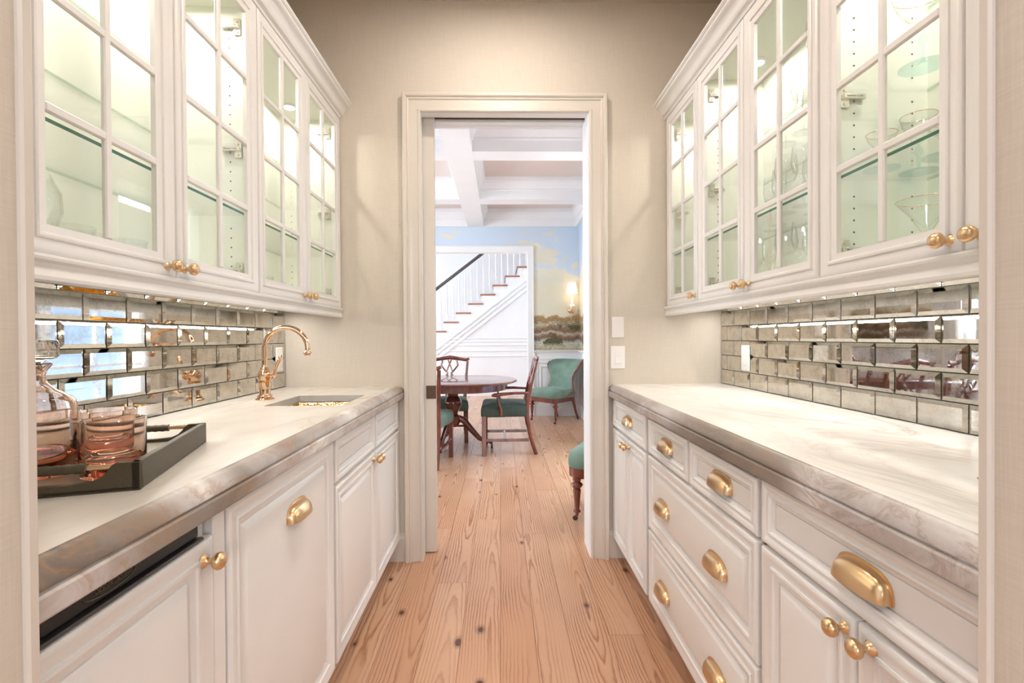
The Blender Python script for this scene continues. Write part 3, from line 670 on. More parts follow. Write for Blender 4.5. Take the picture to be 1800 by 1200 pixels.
# hinge lettering, made once
fc = bpy.data.curves.new('hinge_print', 'FONT'); fc.body = 'Kitchen Craft'; fc.size = 0.0078; fc.align_x = 'CENTER'; fc.align_y = 'CENTER'
fo = bpy.data.objects.new('tmp', fc); C.objects.link(fo); bpy.context.view_layer.update()
HTXT = bpy.data.meshes.new_from_object(fo.evaluated_get(bpy.context.evaluated_depsgraph_get())); HTXT.materials.clear(); HTXT.materials.append(M['ink'])
bpy.data.objects.remove(fo)
hb = MB(); hb.cbox(-0.010, 0.052, -0.012, 0, -0.007, 0.007, 0.002); hb.cbox(-0.012, 0.012, -0.003, 0, -0.028, 0.028, 0.001); hb.lathe([(0.0, -0.006), (0.0045, -0.006), (0.005, -0.003)], 10, (0, 0, -0.018), 'y'); hb.lathe([(0.0, -0.006), (0.0045, -0.006), (0.005, -0.003)], 10, (0, 0, 0.018), 'y')
HINGE = hb.mesh('hinge', 'nickel', 40)
ZB, ZT = 1.322, 2.300            # upper doors
SHELVES = (1.585, 1.825, 2.045)
GZ0, GZ1 = 1.380, 2.242
def upper_cabinet(side, y0, y1, doors, label):
    # doors: list of (ya, yb, knob end 'n'/'f', hinge end)
    s, wx = (1, XL) if side == 'L' else (-1, XR)
    t = thing('wall_cabinet', (wx, (y0+y1)/2, ZB), label, 'cabinet', 'glass-fronted wall cabinets')
    X = lambda d: wx + s*d
    cd_, th = 0.278, 0.018
    b = MB()
    b.box(X(0.002), X(0.012), y0, y1, ZB, 2.33); b.box(X(0.002), X(cd_), y0, y0+th, ZB, 2.33); b.box(X(0.002), X(cd_), y1-th, y1, ZB, 2.33)
    b.box(X(0.002), X(cd_), y0, y1, ZB, ZB+th); b.box(X(0.002), X(cd_), y0, y1, 2.285, 2.33)
    b.build('carcass', 'interior', t)
    for z in SHELVES:
        b = MB(); b.box(X(0.014), X(0.262), y0+th+0.001, y1-th-0.001, z-0.004, z+0.004, 0)
        b.m[5 if s > 0 else 4] = 1; b.m[4 if s > 0 else 5] = 2
        b.build('glass_shelf', ['shelf', 'shelfedge', 'shelfback'], t, recalc=True)
    # shelf-pin holes
    b = MB()
    for yy, sg in ((y0+th+0.0006, 1), (y1-th-0.0006, -1)):
        for d in (0.055, 0.215):
            for k in range(26):
                z = 1.41 + k*0.032
                if min(abs(z-q) for q in SHELVES) > 0.02: b.lathe([(0.0028, 0), (0.0, 0.0004*sg)], 8, (X(d), yy, z), 'y', caps=True)
    tag(b.build('shelf_pin_holes', 'hole', t, recalc=False), kind='stuff')
    # puck lamp under the cabinet top
    for yc in ([(y0+y1)/2] if y1-y0 < 0.6 else [y0+(y1-y0)*0.2, y1-(y1-y0)*0.2]):
        pk = MB().lathe([(0.030, 2.285), (0.034, 2.2845), (0.035, 2.280), (0.033, 2.276), (0.026, 2.2755)], 24, (X(0.115), yc, 0)).build('puck_light', 'plate', t, smooth=40)
        MB().lathe([(0.0255, 2.2756), (0.02, 2.2745), (0, 2.274)], 20, (X(0.115), yc, 0)).build('puck_lens', 'bulb', pk)
        area('puck_lamp', (X(0.115), yc, 2.268), 0.05, 0.05, PUCK, (1.0, 0.96, 0.88), shape='DISK')
    for ya, yb, ke, he in doors:
        b = MB(); ring_panel(b, X(cd_+0.002), s, ya, yb, ZB-0.002, ZT, P_GLASS, fill=False)
        d = b.build('door', 'cab', t, smooth=30)
        ga, gb = ya+0.0585, yb-0.0585; gm = (ga+gb)/2; hw = 0.0095
        xa, xb = X(cd_+0.004), X(cd_+0.0155)
        MB().cbox(xa, xb, gm-hw, gm+hw, GZ0-0.002, GZ1+0.002, 0.003).build('glazing_bar', 'cab', d)
        zs = [GZ0 + (GZ1-GZ0)*k/4 for k in range(5)]
        for z in zs[1:-1]: MB().cbox(X(cd_+0.0042), X(cd_+0.0150), ga-0.001, gb+0.001, z-hw, z+hw, 0.003).build('glazing_bar', 'cab', d)
        for k in range(4):
            for u0, u1 in ((ga-0.004, gm), (gm, gb+0.004)):
                MB().box(X(cd_+0.0035), X(cd_+0.006), u0, u1, zs[k]-(0.004 if k == 0 else 0), zs[k+1]+(0.004 if k == 3 else 0)).build('pane', 'pane', d)
        ky = ya+0.030 if ke == 'n' else yb-0.030
        inst('knob', KNOB, (X(cd_+0.0165), ky, 1.347), d, rotz(s))
        hy, hs = (yb-th-0.001, 1) if he == 'f' else (ya+th+0.001, -1)
        if not (abs(ya-y0) < 0.03 or abs(yb-y1) < 0.03): continue
        for z in (1.392, 1.803, 2.215):
            m = Matrix.Identity(4)
            o = bpy.data.objects.new('hinge', HINGE); C.objects.link(o); o.parent = d
            g = ORG[d.name]; o.location = (X(cd_-0.035)-g[0], hy-g[1], z-g[2])
            o.scale = (s*-1, hs, 1)
            o2 = bpy.data.objects.new('hinge_print', HTXT); C.objects.link(o2); o2.parent = d
            o2.location = (X(cd_-0.035-0.021)-g[0], hy - hs*0.0126 - g[1], z-g[2])
            o2.rotation_euler = (PI/2, 0, 0 if hs > 0 else PI)
    return t
PUCK = 2.4
for i, (a, b, lab) in enumerate(((0.845, 1.708, 'white glass-door cabinet above the tray, nearest camera on the left wall'), (1.710, 2.574, 'white glass-door cabinet above the faucet, at far end of the left wall'))):
    mid = 1.277 if i == 0 else 2.130
    upper_cabinet('L', a, b, [(0.868 if i == 0 else a+0.002, mid-0.002, 'f', 'n'), (mid+0.002, b-0.002, 'n', 'f')], lab)
upper_cabinet('R', 2.160, 2.574, [(2.162, 2.560, 'n', 'f')], 'narrow single glass-door cabinet beside the far wall, right side')
upper_cabinet('R', 1.330, 2.158, [(1.747, 2.156, 'n', 'f'), (1.332, 1.743, 'f', 'n')], 'double glass-door cabinet full of clear crystal, middle of the right wall')
upper_cabinet('R', 0.515, 1.328, [(0.910, 1.326, 'n', 'f'), (0.517, 0.906, 'f', 'n')], 'double glass-door cabinet holding aqua stemware, nearest camera on right')
# crown and light rails
def run(name, side, poly, y0, y1, mat, label, cat, smooth=None):
    s, wx = (1, XL) if side == 'L' else (-1, XR)
    b = MB(); b.prism([(wx+s*d, z) for d, z in poly], 'y', y0, y1)
    o = b.build(name, mat, smooth=smooth); return tag(o, label, cat)
CROWN = [(0.02, 2.331), (0.280, 2.331), (0.280, 2.301), (0.302, 2.301), (0.304, 2.306), (0.306, 2.311), (0.310, 2.314), (0.316, 2.316), (0.321, 2.321), (0.325, 2.331), (0.331, 2.342), (0.341, 2.351), (0.349, 2.356), (0.352, 2.360), (0.352, 2.365), (0.358, 2.369), (0.362, 2.374), (0.363, 2.379), (0.02, 2.379)]
run('crown_moulding', 'L', CROWN, 0.51, 2.576, 'cab', 'white crown moulding along the tops of the left wall cabinets', 'moulding', 25)
run('crown_moulding', 'R', CROWN, 0.51, 2.576, 'cab', 'white crown moulding along the tops of the right wall cabinets', 'moulding', 25)
RAIL = [(0.282, 1.3195), (0.282, 1.270), (0.300, 1.270), (0.304, 1.273), (0.305, 1.280), (0.302, 1.286), (0.300, 1.296), (0.303, 1.304), (0.309, 1.309), (0.310, 1.314), (0.308, 1.3195)]
run('light_rail', 'L', RAIL, 0.51, 2.575, 'cab', 'moulded white light rail under the left wall cabinets', 'moulding', 25)
run('light_rail', 'R', RAIL, 0.51, 2.575, 'cab', 'moulded white light rail under the right wall cabinets', 'moulding', 25)
LED = 5.0
for side in 'LR':
    s, wx = (1, XL) if side == 'L' else (-1, XR)
    t = thing('under_cabinet_light', (wx+s*0.075, 1.6, 1.32), 'slim strip light fixed beneath the %s wall cabinets' % ('left' if side == 'L' else 'right'), 'light')
    MB().cbox(wx+s*0.066, wx+s*0.084, 0.95, 2.50, 1.306, 1.3205, 0.002).build('light_housing', 'plate', t)
    MB().box(wx+s*0.069, wx+s*0.081, 0.97, 2.48, 1.3045, 1.306).build('diffuser', 'bulb', t)
    area('led_lamp', (wx+s*0.075, 1.725, 1.300), 0.012, 1.5, LED, (1.0, 0.95, 0.91))
# ------------------------------------------------------------------ mirror-tile backsplashes
PX, PZ = 0.154, 0.0752
def tile_mesh(w, h, s):
    e, bv, t0, t1 = 0.0016, 0.011, 0.0028, 0.0085
    b = MB(); bv2 = min(bv, w*0.35, h*0.35)
    lp = []
    for ins, d in ((e, 0), (e, t0), (e+bv2, t1)):
        lp.append([(s*d, -w/2+ins, -h/2+ins), (s*d, w/2-ins, -h/2+ins), (s*d, w/2-ins, h/2-ins), (s*d, -w/2+ins, h/2-ins)])
    b.rings(lp, cap0=False); return b.mesh('tile', 'mirror')
TM = {}
def backsplash(side, a, label):
    s, wx = (1, XL) if side == 'L' else (-1, XR)
    y_end = 0.53
    t = thing('mirror_backsplash', (wx, 1.5, 0.914), label, 'backsplash', 'antiqued mirror backsplashes')
    MB().box(wx+s*0.0003, wx+s*0.0022, 0.51, D-0.0005, 0.9145, 1.3215).build('grout', 'grout', t)
    for row in range(6):
        z0 = 0.9145 + row*PZ; z1 = min(z0+PZ, 1.3215)
        js = [D-0.001]; y = a + (0 if row % 2 == 0 else PX/2)
        while y > D-0.02: y -= PX
        while y > y_end: js.append(y); y -= PX
        js.append(y_end)
        for y1, y0 in zip(js[:-1], js[1:]):
            w, h = round(y1-y0, 4), round(z1-z0, 4)
            if w < 0.012: continue
            k = (side, w, h)
            if k not in TM: TM[k] = tile_mesh(w, h, s)
            o = inst('tile', TM[k], (wx+s*0.002, (y0+y1)/2, (z0+z1)/2), t)
            o.rotation_euler = (0, random.uniform(-1, 1)*0.0025, random.uniform(-1, 1)*0.0035)
backsplash('L', 2.4245, 'antiqued silvery brick-pattern mirror tiles behind the faucet and tray')
backsplash('R', 2.4308, 'antiqued silvery brick-pattern mirror tiles above the empty right-hand counter')
# ------------------------------------------------------------------ wall plates
def plate_x(side, yc, zc, lab):
    s, wx = (1, XL) if side == 'L' else (-1, XR)
    t = thing('outlet', (wx+s*0.009, yc, zc), lab, 'outlet'); x = wx+s*0.0106
    MB().cbox(x, x+s*0.0055, yc-0.038, yc+0.038, zc-0.060, zc+0.060, 0.002).build('cover_plate', 'plate', t)
    MB().cbox(x+s*0.004, x+s*0.0075, yc-0.0165, yc+0.0165, zc-0.033, zc+0.033, 0.001).build('socket_insert', 'plate', t)
plate_x('R', 2.300, 1.059, 'white outlet cover on the right-hand mirror tiles')
plate_x('L', 2.492, 1.060, 'white outlet cover on mirror tiles behind the faucet')
t = thing('light_switch', (0.615, D, 1.0555), 'white rocker light switch right of the doorway', 'switch')
MB().cbox(0.576, 0.654, D-0.006, D-0.0005, 0.996, 1.115, 0.002).build('cover_plate', 'plate', t)
MB().prism([(D-0.0055, 1.0225), (D-0.0115, 1.025), (D-0.0075, 1.056), (D-0.0085, 1.088), (D-0.0055, 1.0885)], 'x', 0.6005, 0.6295).build('rocker', 'plate', t)
t = thing('blank_plate', (0.6165, D, 1.2135), 'blank white wall plate above the light switch', 'wall plate')
MB().cbox(0.583, 0.650, D-0.005, D-0.0005, 1.159, 1.268, 0.002).build('cover_plate', 'plate2', t)
for z in (1.173, 1.253): MB().lathe([(0.0035, D-0.005), (0.0028, D-0.0062), (0, D-0.0064)], 10, (0.6165, 0, z), 'y').build('screw', 'plate', t)
# ------------------------------------------------------------------ counters
def counter(side, D1, hole, name, label, mats):
    s, wx = (1, XL) if side == 'L' else (-1, XR)
    X = lambda d: wx + s*d
    y0, y1 = 0.511, D-0.0008
    b = MB(); db = D1-0.05
    if hole:
        d0, d1, h0, h1 = hole
        b.box(X(0.001), X(d0), y0, y1, 0.886, 0.914); b.box(X(d1), X(db), y0, y1, 0.886, 0.914)
        b.box(X(d0), X(d1), y0, h0, 0.886, 0.914); b.box(X(d0), X(d1), h1, y1, 0.886, 0.914)
    else: b.box(X(0.001), X(db), y0, y1, 0.886, 0.914)
    nose = [(db, 0.886), (db, 0.914), (D1-0.036, 0.914), (D1-0.033, 0.9125), (D1-0.030, 0.9125), (D1-0.022, 0.9105), (D1-0.014, 0.906), (D1-0.008, 0.900), (D1-0.0045, 0.893), (D1-0.004, 0.887), (D1-0.008, 0.8855), (D1-0.008, 0.8825), (D1-0.003, 0.8822), (D1, 0.8795), (D1, 0.856), (D1-0.002, 0.853), (db, 0.853)]
    o = len(b.f); n = len(nose)
    b.prism([(X(d), z) for d, z in nose], 'y', y0, y1, 1)
    b.m[o+1] = 0
    o = b.build(name, mats, smooth=30)
    for p in o.data.polygons:
        if p.material_index == 0: p.use_smooth = False
    return tag(o, label, 'countertop')
counter('L', 0.622, (0.242, 0.530, 1.842, 2.178), 'countertop', 'taupe-edged marble countertop with sink and tray on the left', ['marbleL', 'edgeL'])
counter('R', 0.611, None, 'countertop', 'pale veined marble countertop, empty, along the right wall', ['marbleR', 'edgeR'])
# sink
t = thing('sink', (-0.74, 2.01, 0.886), 'hammered brass sink set under the left countertop', 'sink')
b = MB(); q = [(XL+0.230, XL+0.542, 1.830, 2.190)][0]
def rr(x0, x1, y0, y1, r, z, n=5):
    o = []
    for cx, cy, a in ((x1-r, y1-r, 0), (x0+r, y1-r, PI/2), (x0+r, y0+r, PI), (x1-r, y0+r, 1.5*PI)):
        for k in range(n+1): o.append((cx+r*math.cos(a+PI/2*k/n), cy+r*math.sin(a+PI/2*k/n), z))
    return o
i = lambda e, r, z: rr(q[0]+e, q[1]-e, q[2]+e, q[3]-e, r, z)
b.rings([i(-0.012, 0.03, 0.8845), i(0.004, 0.03, 0.8845), i(0.008, 0.03, 0.876), i(0.014, 0.035, 0.80), i(0.03, 0.04, 0.752), i(0.07, 0.04, 0.742), i(0.13, 0.012, 0.740)], cap0=False)
b.build('basin', 'hammer', t, smooth=40)
MB().lathe([(0.034, 0.7405), (0.034, 0.7425), (0.02, 0.7435), (0, 0.743)], 20, (-0.74, 2.01, 0)).build('drain', 'gold', t, smooth=40)
# ------------------------------------------------------------------ lower cabinets
def lower(side, y0, y1, label, ends=(0, 0)):
    s, wx = (1, XL) if side == 'L' else (-1, XR)
    t = thing('base_cabinet', (wx+s*0.3, (y0+y1)/2, 0), label, 'cabinet', 'white base cabinets'); t['side'] = s
    X = lambda d: wx+s*d; F = 0.573 if side == 'L' else 0.568
    b = MB(); b.box(X(0.005), X(F), y0, y0+0.018, 0.10, 0.8525); b.box(X(0.005), X(F), y1-0.018, y1, 0.10, 0.8525); b.box(X(0.005), X(F), y0, y1, 0.10, 0.118); b.box(X(0.005), X(0.015), y0, y1, 0.10, 0.8525)
    b.box(X(F-0.02), X(F), y0, y1, 0.10, 0.8525)
    b.build('carcass', 'cab', t); MB().box(X(0.45), X(0.50), y0, y1, 0.0, 0.10).build('toe_kick', 'cab', t)
    return t, X, F, s
def front(t, X, F, s, kind, y0, y1, z0, z1, knobs=(), pulls=()):
    b = MB(); ring_panel(b, X(F+0.0015), s, y0, y1, z0, z1, P_DOOR if kind == 'door' else P_DRAWER)
    d = b.build(kind, 'cab', t, smooth=30)
    for y, z in knobs: inst('knob', KNOB, (X(F+0.0150), y, z), d, rotz(s))
    for y, z in pulls: inst('cup_pull', PULL, (X(F+(0.0175 if kind == 'door' else 0.0100)), y, z), d, rotz(s))
    return d
# left run
c = lower('L', 1.583, 2.574, 'white sink cabinet with two false drawers over two doors')
front(*c, 'drawer', 1.592, 2.082, 0.697, 0.838); front(*c, 'drawer', 2.100, 2.566, 0.697, 0.838)
front(*c, 'door', 1.592, 2.088, 0.112, 0.684, [(2.066, 0.655)]); front(*c, 'door', 2.092, 2.566, 0.112, 0.684, [(2.118, 0.655)])
c = lower('L', 0.962, 1.581, 'white pull-out cabinet with one tall panel and one brass cup pull')
front(*c, 'door', 0.968, 1.571, 0.112, 0.838, pulls=[(1.292, 0.700)])
t = thing('cabinet_filler', (-0.55, 0.941, 0.10), 'flat white filler strip beside the ice maker panel', 'filler strip')
MB().cbox(XL+0.55, XL+0.590, 0.921, 0.960, 0.10, 0.8525, 0.002).build('filler_panel', 'cab', t)
t = thing('ice_maker', (-0.80, 0.70, 0.0), 'built-in ice maker, black strip above a white panelled door', 'appliance')
MB().box(XL+0.05, XL+0.570, 0.512, 0.886, 0.10, 0.85).build('body', 'black', t)
MB().cbox(XL+0.566, XL+0.585, 0.512, 0.886, 0.812, 0.848, 0.002).build('black_fascia', 'black', t)
MB().cbox(XL+0.56, XL+0.594, 0.512, 0.888, 0.8055, 0.811, 0.0015).build('fascia_lip', 'darkmetal', t)
MB().box(XL+0.45, XL+0.50, 0.512, 0.92, 0, 0.10).build('toe_kick', 'cab', t)
MB().cbox(XL+0.55, XL+0.572, 0.888, 0.920, 0.10, 0.8525, 0.001).build('side_stile', 'cab', t)
b = MB(); ring_panel(b, XL+0.5745, 1, 0.511, 0.917, 0.112, 0.803, P_DOOR)
d = b.build('door', 'cab', t, smooth=30); inst('knob', KNOB, (XL+0.5885, 0.893, 0.765), d)
fc = bpy.data.curves.new('maker_lettering', 'FONT'); fc.body = 'Scotsman'; fc.size = 0.0145; fc.shear = 0.35; fc.align_x = 'CENTER'; fc.align_y = 'CENTER'; fc.space_character = 0.95
fo = bpy.data.objects.new('tmp', fc); C.objects.link(fo); bpy.context.view_layer.update()
tme = bpy.data.meshes.new_from_object(fo.evaluated_get(bpy.context.evaluated_depsgraph_get())); tme.materials.clear(); tme.materials.append(M['slotink']); bpy.data.objects.remove(fo)
o = inst('lettering', tme, (XL+0.5856, 0.688, 0.829), t, (PI/2, 0, PI/2))
b = MB(); b.tube([(XL+0.5855, 0.688+0.046*math.cos(a), 0.829+0.011*math.sin(a)) for a in [PI*1.08 + PI*1.1*k/16 for k in range(17)]], 0.0009, 5); b.build('swoosh', 'slotink', t)
# right run
c = lower('R', 1.962, 2.574, 'narrow white cabinet beside doorway, one drawer over two doors')
front(*c, 'drawer', 1.978, 2.560, 0.700, 0.842, pulls=[(2.272, 0.752)])
front(*c, 'door', 1.978, 2.259, 0.112, 0.688, [(2.235, 0.655)]); front(*c, 'door', 2.263, 2.560, 0.112, 0.688, [(2.288, 0.655)])
c = lower('R', 1.102, 1.960, 'white drawer cabinet, two small drawers over two wide drawers')
front(*c, 'drawer', 1.533, 1.942, 0.702, 0.838, pulls=[(1.746, 0.752)]); front(*c, 'drawer', 1.110, 1.515, 0.702, 0.838, pulls=[(1.308, 0.753)])
for z0, z1, zp in ((0.405, 0.692, 0.524), (0.112, 0.396, 0.221)): 
    b = front(*c, 'door', 1.110, 1.942, z0, z1, pulls=[(1.762, zp), (1.322, zp)]); b.name = 'drawer'
c = lower('R', 0.512, 1.100, 'white cabinet nearest camera on right, long drawer over two doors')
front(*c, 'drawer', 0.515, 1.092, 0.702, 0.842, pulls=[(0.790, 0.750)])
front(*c, 'door', 0.796, 1.092, 0.112, 0.692, [(0.825, 0.664)]); front(*c, 'door', 0.515, 0.792, 0.112, 0.692, [(0.767, 0.664)])
t = thing('wall_filler', (0.60, 2.5755, 0.1), 'thin', 'x') if False else None
# ------------------------------------------------------------------ faucet
fx, fy = -0.972, 2.044
t = thing('faucet', (fx, fy, 0.914), 'polished gold gooseneck faucet with side lever behind the sink', 'faucet')
MB().lathe([(0, 0.9142), (0.036, 0.9142), (0.0365, 0.917), (0.033, 0.9205), (0.027, 0.924), (0.029, 0.927), (0.0285, 0.930), (0.023, 0.933), (0.021, 0.940), (0.0225, 0.975), (0.0235, 0.983), (0.021, 0.985), (0.024, 0.987), (0.024, 0.990), (0.020, 0.992), (0.023, 1.000), (0.0265, 1.010), (0.0265, 1.020), (0.022, 1.030), (0.016, 1.037), (0.0175, 1.040), (0.0175, 1.043), (0.013, 1.047), (0.0115, 1.056)], 28, (fx, fy, 0), caps=False).build('body', 'gold', t, smooth=35)
R = 0.088; pts = [(fx, fy, 1.05), (fx, fy, 1.09), (fx, fy, 1.122)] + [(fx+R-R*math.cos(a), fy, 1.122+R*math.sin(a)) for a in [PI*1.04*k/24 for k in range(1, 25)]]
MB().tube(pts, 0.0105, 16).build('spout', 'gold', t, smooth=50)
ex, ez = pts[-1][0], pts[-1][2]
MB().lathe([(0.0115, ez+0.004), (0.013, ez), (0.016, ez-0.004), (0.016, ez-0.009), (0.0125, ez-0.012), (0.0125, ez-0.016), (0.009, ez-0.017), (0, ez-0.0165)], 20, (ex, fy, 0), caps=False).build('spout_tip', 'gold', t, smooth=35)
MB().lathe([(0.012, fx+0.02), (0.012, fx+0.028), (0.017, fx+0.031), (0.017, fx+0.036), (0.013, fx+0.038), (0.011, fx+0.044), (0, fx+0.046)], 18, (0, fy, 1.015), 'x').build('lever_hub', 'gold', t, smooth=35)
MB().tube([(fx+0.038, fy, 1.02), (fx+0.046, fy, 1.045), (fx+0.056, fy, 1.07), (fx+0.064, fy, 1.088), (fx+0.068, fy, 1.098)], [0.005, 0.0055, 0.007, 0.0078, 0.004], 12).build('lever', 'gold', t, smooth=50)
# ------------------------------------------------------------------ tray, tumblers, decanter
ang = math.radians(17.0)
t = thing('serving_tray', (-0.600, 0.828, 0.9145), 'dark olive leather serving tray with brass and wrapped bar handles', 'tray', rz=ang)
TL, TW = 0.405, 0.396
MB().cbox(-TL, 0, 0, TW, 0, 0.008, 0.002).build('tray_floor', 'leather', t)
MB().box(-TL+0.012, -0.012, 0.012, TW-0.012, 0.008, 0.0088).build('lining', 'traybase', t)
MB().cbox(-0.013, 0, 0, TW, 0.0005, 0.047, 0.0015).build('side_wall', 'leather', t)
MB().cbox(-TL, -TL+0.013, 0, TW, 0.0005, 0.047, 0.0015).build('side_wall', 'leather', t)
def cutwall(y0):
    top = [(-0.0, 0.047), (-0.034, 0.047), (-0.040, 0.043), (-0.046, 0.034), (-0.056, 0.024), (-0.070, 0.018), (-0.10, 0.016)]
    poly = [(-TL, 0.0005), (0, 0.0005)] + top + [(-TL-x, z) for x, z in top[::-1]]
    return MB().prism(poly, 'y', y0, y0+0.013)
cutwall(0).build('end_wall', 'leather', t); cutwall(TW-0.013).build('end_wall', 'leather', t)
for y in (0.0065, TW-0.0065):
    MB().tube([(-TL+0.036, y, 0.0405), (-0.036, y, 0.0405)], 0.0048, 12).build('handle_rod', 'gold', t, smooth=50)
    w = MB(); N = 60; pts = [(-TL+0.075+(TL-0.15)*k/N, y, 0.0405) for k in range(N+1)]
    w.tube(pts, [0.0078+0.0007*math.sin(k*1.9) for k in range(N+1)], 12); w.build('leather_wrap', 'leather', t, smooth=50)
def tumbler(x, y, lab):
    z = 0.9235
    t = thing('tumbler', (x, y, z), lab, 'glass', None)
    MB().lathe([(0, z), (0.046, z), (0.0478, z+0.003), (0.0485, z+0.02), (0.0490, z+0.098), (0.0480, z+0.0985), (0.0470, z+0.098), (0.0462, z+0.04), (0.044, z+0.030), (0.030, z+0.025), (0, z+0.024)], 40, (x, y, 0), caps=False).build('glass_body', 'rose', t, smooth=40)
tumbler(-0.698, 0.899, 'pink glass tumbler at the near right of the tray')
tumbler(-0.803, 1.020, 'pink glass tumbler standing behind the nearer one')
x, y, z = -0.838, 0.897, 0.9235
t = thing('decanter', (x, y, z), 'pink glass decanter with clear stopper on the tray', 'decanter')
MB().lathe([(0, z), (0.058, z), (0.061, z+0.004), (0.0615, z+0.03), (0.0615, z+0.118), (0.059, z+0.131), (0.050, z+0.140), (0.034, z+0.150), (0.021, z+0.163), (0.0175, z+0.175), (0.019, z+0.184), (0.029, z+0.197), (0.028, z+0.1985), (0.016, z+0.184), (0.0145, z+0.174), (0.018, z+0.162), (0.032, z+0.147), (0.047, z+0.137), (0.055, z+0.128), (0.0575, z+0.116), (0.0575, z+0.045), (0.052, z+0.034), (0, z+0.032)], 40, (x, y, 0), caps=False).build('bottle', 'rose', t, smooth=40)
MB().lathe([(0, z+0.175), (0.013, z+0.178), (0.0145, z+0.190), (0.012, z+0.198), (0.020, z+0.204), (0.034, z+0.208), (0.0375, z+0.212), (0.0375, z+0.236), (0.035, z+0.240), (0, z+0.241)], 32, (x, y, 0), caps=False).build('stopper', 'clearglass', t, smooth=35)
# small brass dish at the near end of the right counter
MB().lathe([(0, 0.9148), (0.022, 0.9148), (0.03, 0.919), (0.043, 0.927), (0.0445, 0.9285), (0.043, 0.9285), (0.028, 0.921), (0, 0.9175)], 28, (0.800, 0.757, 0), caps=False)
dd = MB().lathe([(0, 0.9148), (0.022, 0.9148), (0.03, 0.919), (0.043, 0.927), (0.0445, 0.9285), (0.043, 0.9285), (0.028, 0.921), (0, 0.9175)], 28, (0.812, 0.757, 0), caps=False).build('dish', 'gold', smooth=40)
tag(dd, 'small gold dish at the near end of the right countertop', 'dish')
# ------------------------------------------------------------------ glassware in the cabinets
def wine(h=0.20, r=0.038, foot=0.034, n=20):
    st_, bz = 0.0038, h*0.48
    return MB().lathe([(0, 0), (foot, 0.0005), (foot, 0.002), (0.010, 0.006), (st_, 0.014), (st_, bz-0.01), (0.010, bz), (r*0.8, bz+h*0.10), (r, bz+h*0.24), (r*0.86, h), (r*0.84, h), (r*0.97, bz+h*0.24), (r*0.76, bz+h*0.11), (0, bz+0.006)], n, caps=False)
WINE = wine().mesh('goblet', 'clear', 40)
FLUTE = wine(0.215, 0.027, 0.030).mesh('flute', 'clear', 40)
cutg = MB().lathe([(0, 0), (0.034, 0.0005), (0.035, 0.004), (0.031, 0.012), (0.036, 0.03), (0.033, 0.04), (0.039, 0.055), (0.041, 0.09), (0.0395, 0.09), (0.036, 0.052), (0.030, 0.016), (0, 0.013)], 14, caps=False).mesh('cut_tumbler', 'clear', 20)
def place(name, me, x, y, z, label, cat, group):
    o = inst(name, me, (x, y, z)); return tag(o, label, cat, group)
ORD = ('first', 'second', 'third', 'fourth', 'fifth', 'sixth')
rows = [(2.0495, 'top shelf'), (1.8295, 'second-highest shelf'), (1.5895, 'lowest glass shelf'), (1.3405, 'cabinet floor')]
for z, sh in rows:
    for k, y in enumerate((1.40, 1.50, 1.60, 1.70)):
        for xx in (1.00, 1.10):
            if z == 2.0495 and xx < 1.05: continue
            place('goblet', WINE if z < 2 else FLUTE, xx, y, z, '%s crystal %s from the near side, %s row, %s, middle right cabinet' % (ORD[k], 'goblet' if z < 2 else 'flute', 'front' if xx < 1.05 else 'back', sh), 'glass', 'crystal on the %s' % sh)
for k, (y, z, xx) in enumerate(((2.05, 1.3405, 1.08), (1.95, 1.3405, 1.08), (1.98, 1.5895, 1.10), (1.88, 1.5895, 1.08))):
    place('flute', FLUTE, xx, y, z, '%s slim crystal flute on the %s behind the middle right cabinet\'s far door' % (('farther', 'nearer')[k % 2], 'cabinet floor' if z < 1.5 else 'lowest glass shelf'), 'glass', 'flutes by the far door')
for y, z, wh in ((2.28, 1.3405, 'nearer crystal goblet on the floor'), (2.36, 1.3405, 'farther crystal goblet on the floor'), (2.30, 1.5895, 'lone crystal goblet on the lowest shelf')):
    place('goblet', WINE, 1.03, y, z, wh + ' of the narrow cabinet by the far wall', 'glass', 'goblets in the narrow cabinet')
for k in range(5):
    place('cut_tumbler', cutg, -1.02-0.03*(k % 2), 1.78+0.09*k, 1.3405, '%s low cut crystal tumbler from the near side, floor of far left cabinet' % ORD[k], 'glass', 'cut tumblers, far left cabinet')
for k in range(3):
    place('cut_tumbler', cutg, -1.0-0.04*(k % 2), 1.18+0.085*k, 1.3405, '%s low cut crystal tumbler from the near side, floor of near left cabinet' % ORD[k], 'glass', 'cut tumblers, near left cabinet')
bw = MB().lathe([(0, 0), (0.05, 0.001), (0.055, 0.006), (0.085, 0.04), (0.10, 0.09), (0.098, 0.13), (0.082, 0.165), (0.080, 0.165), (0.095, 0.13), (0.097, 0.09), (0.082, 0.043), (0, 0.012)], 36, (-1.0, 1.00, 1.3405), caps=False).build('glass_vase', 'clear', smooth=40)
tag(bw, 'round clear glass vase on the floor of the near left cabinet', 'vase')
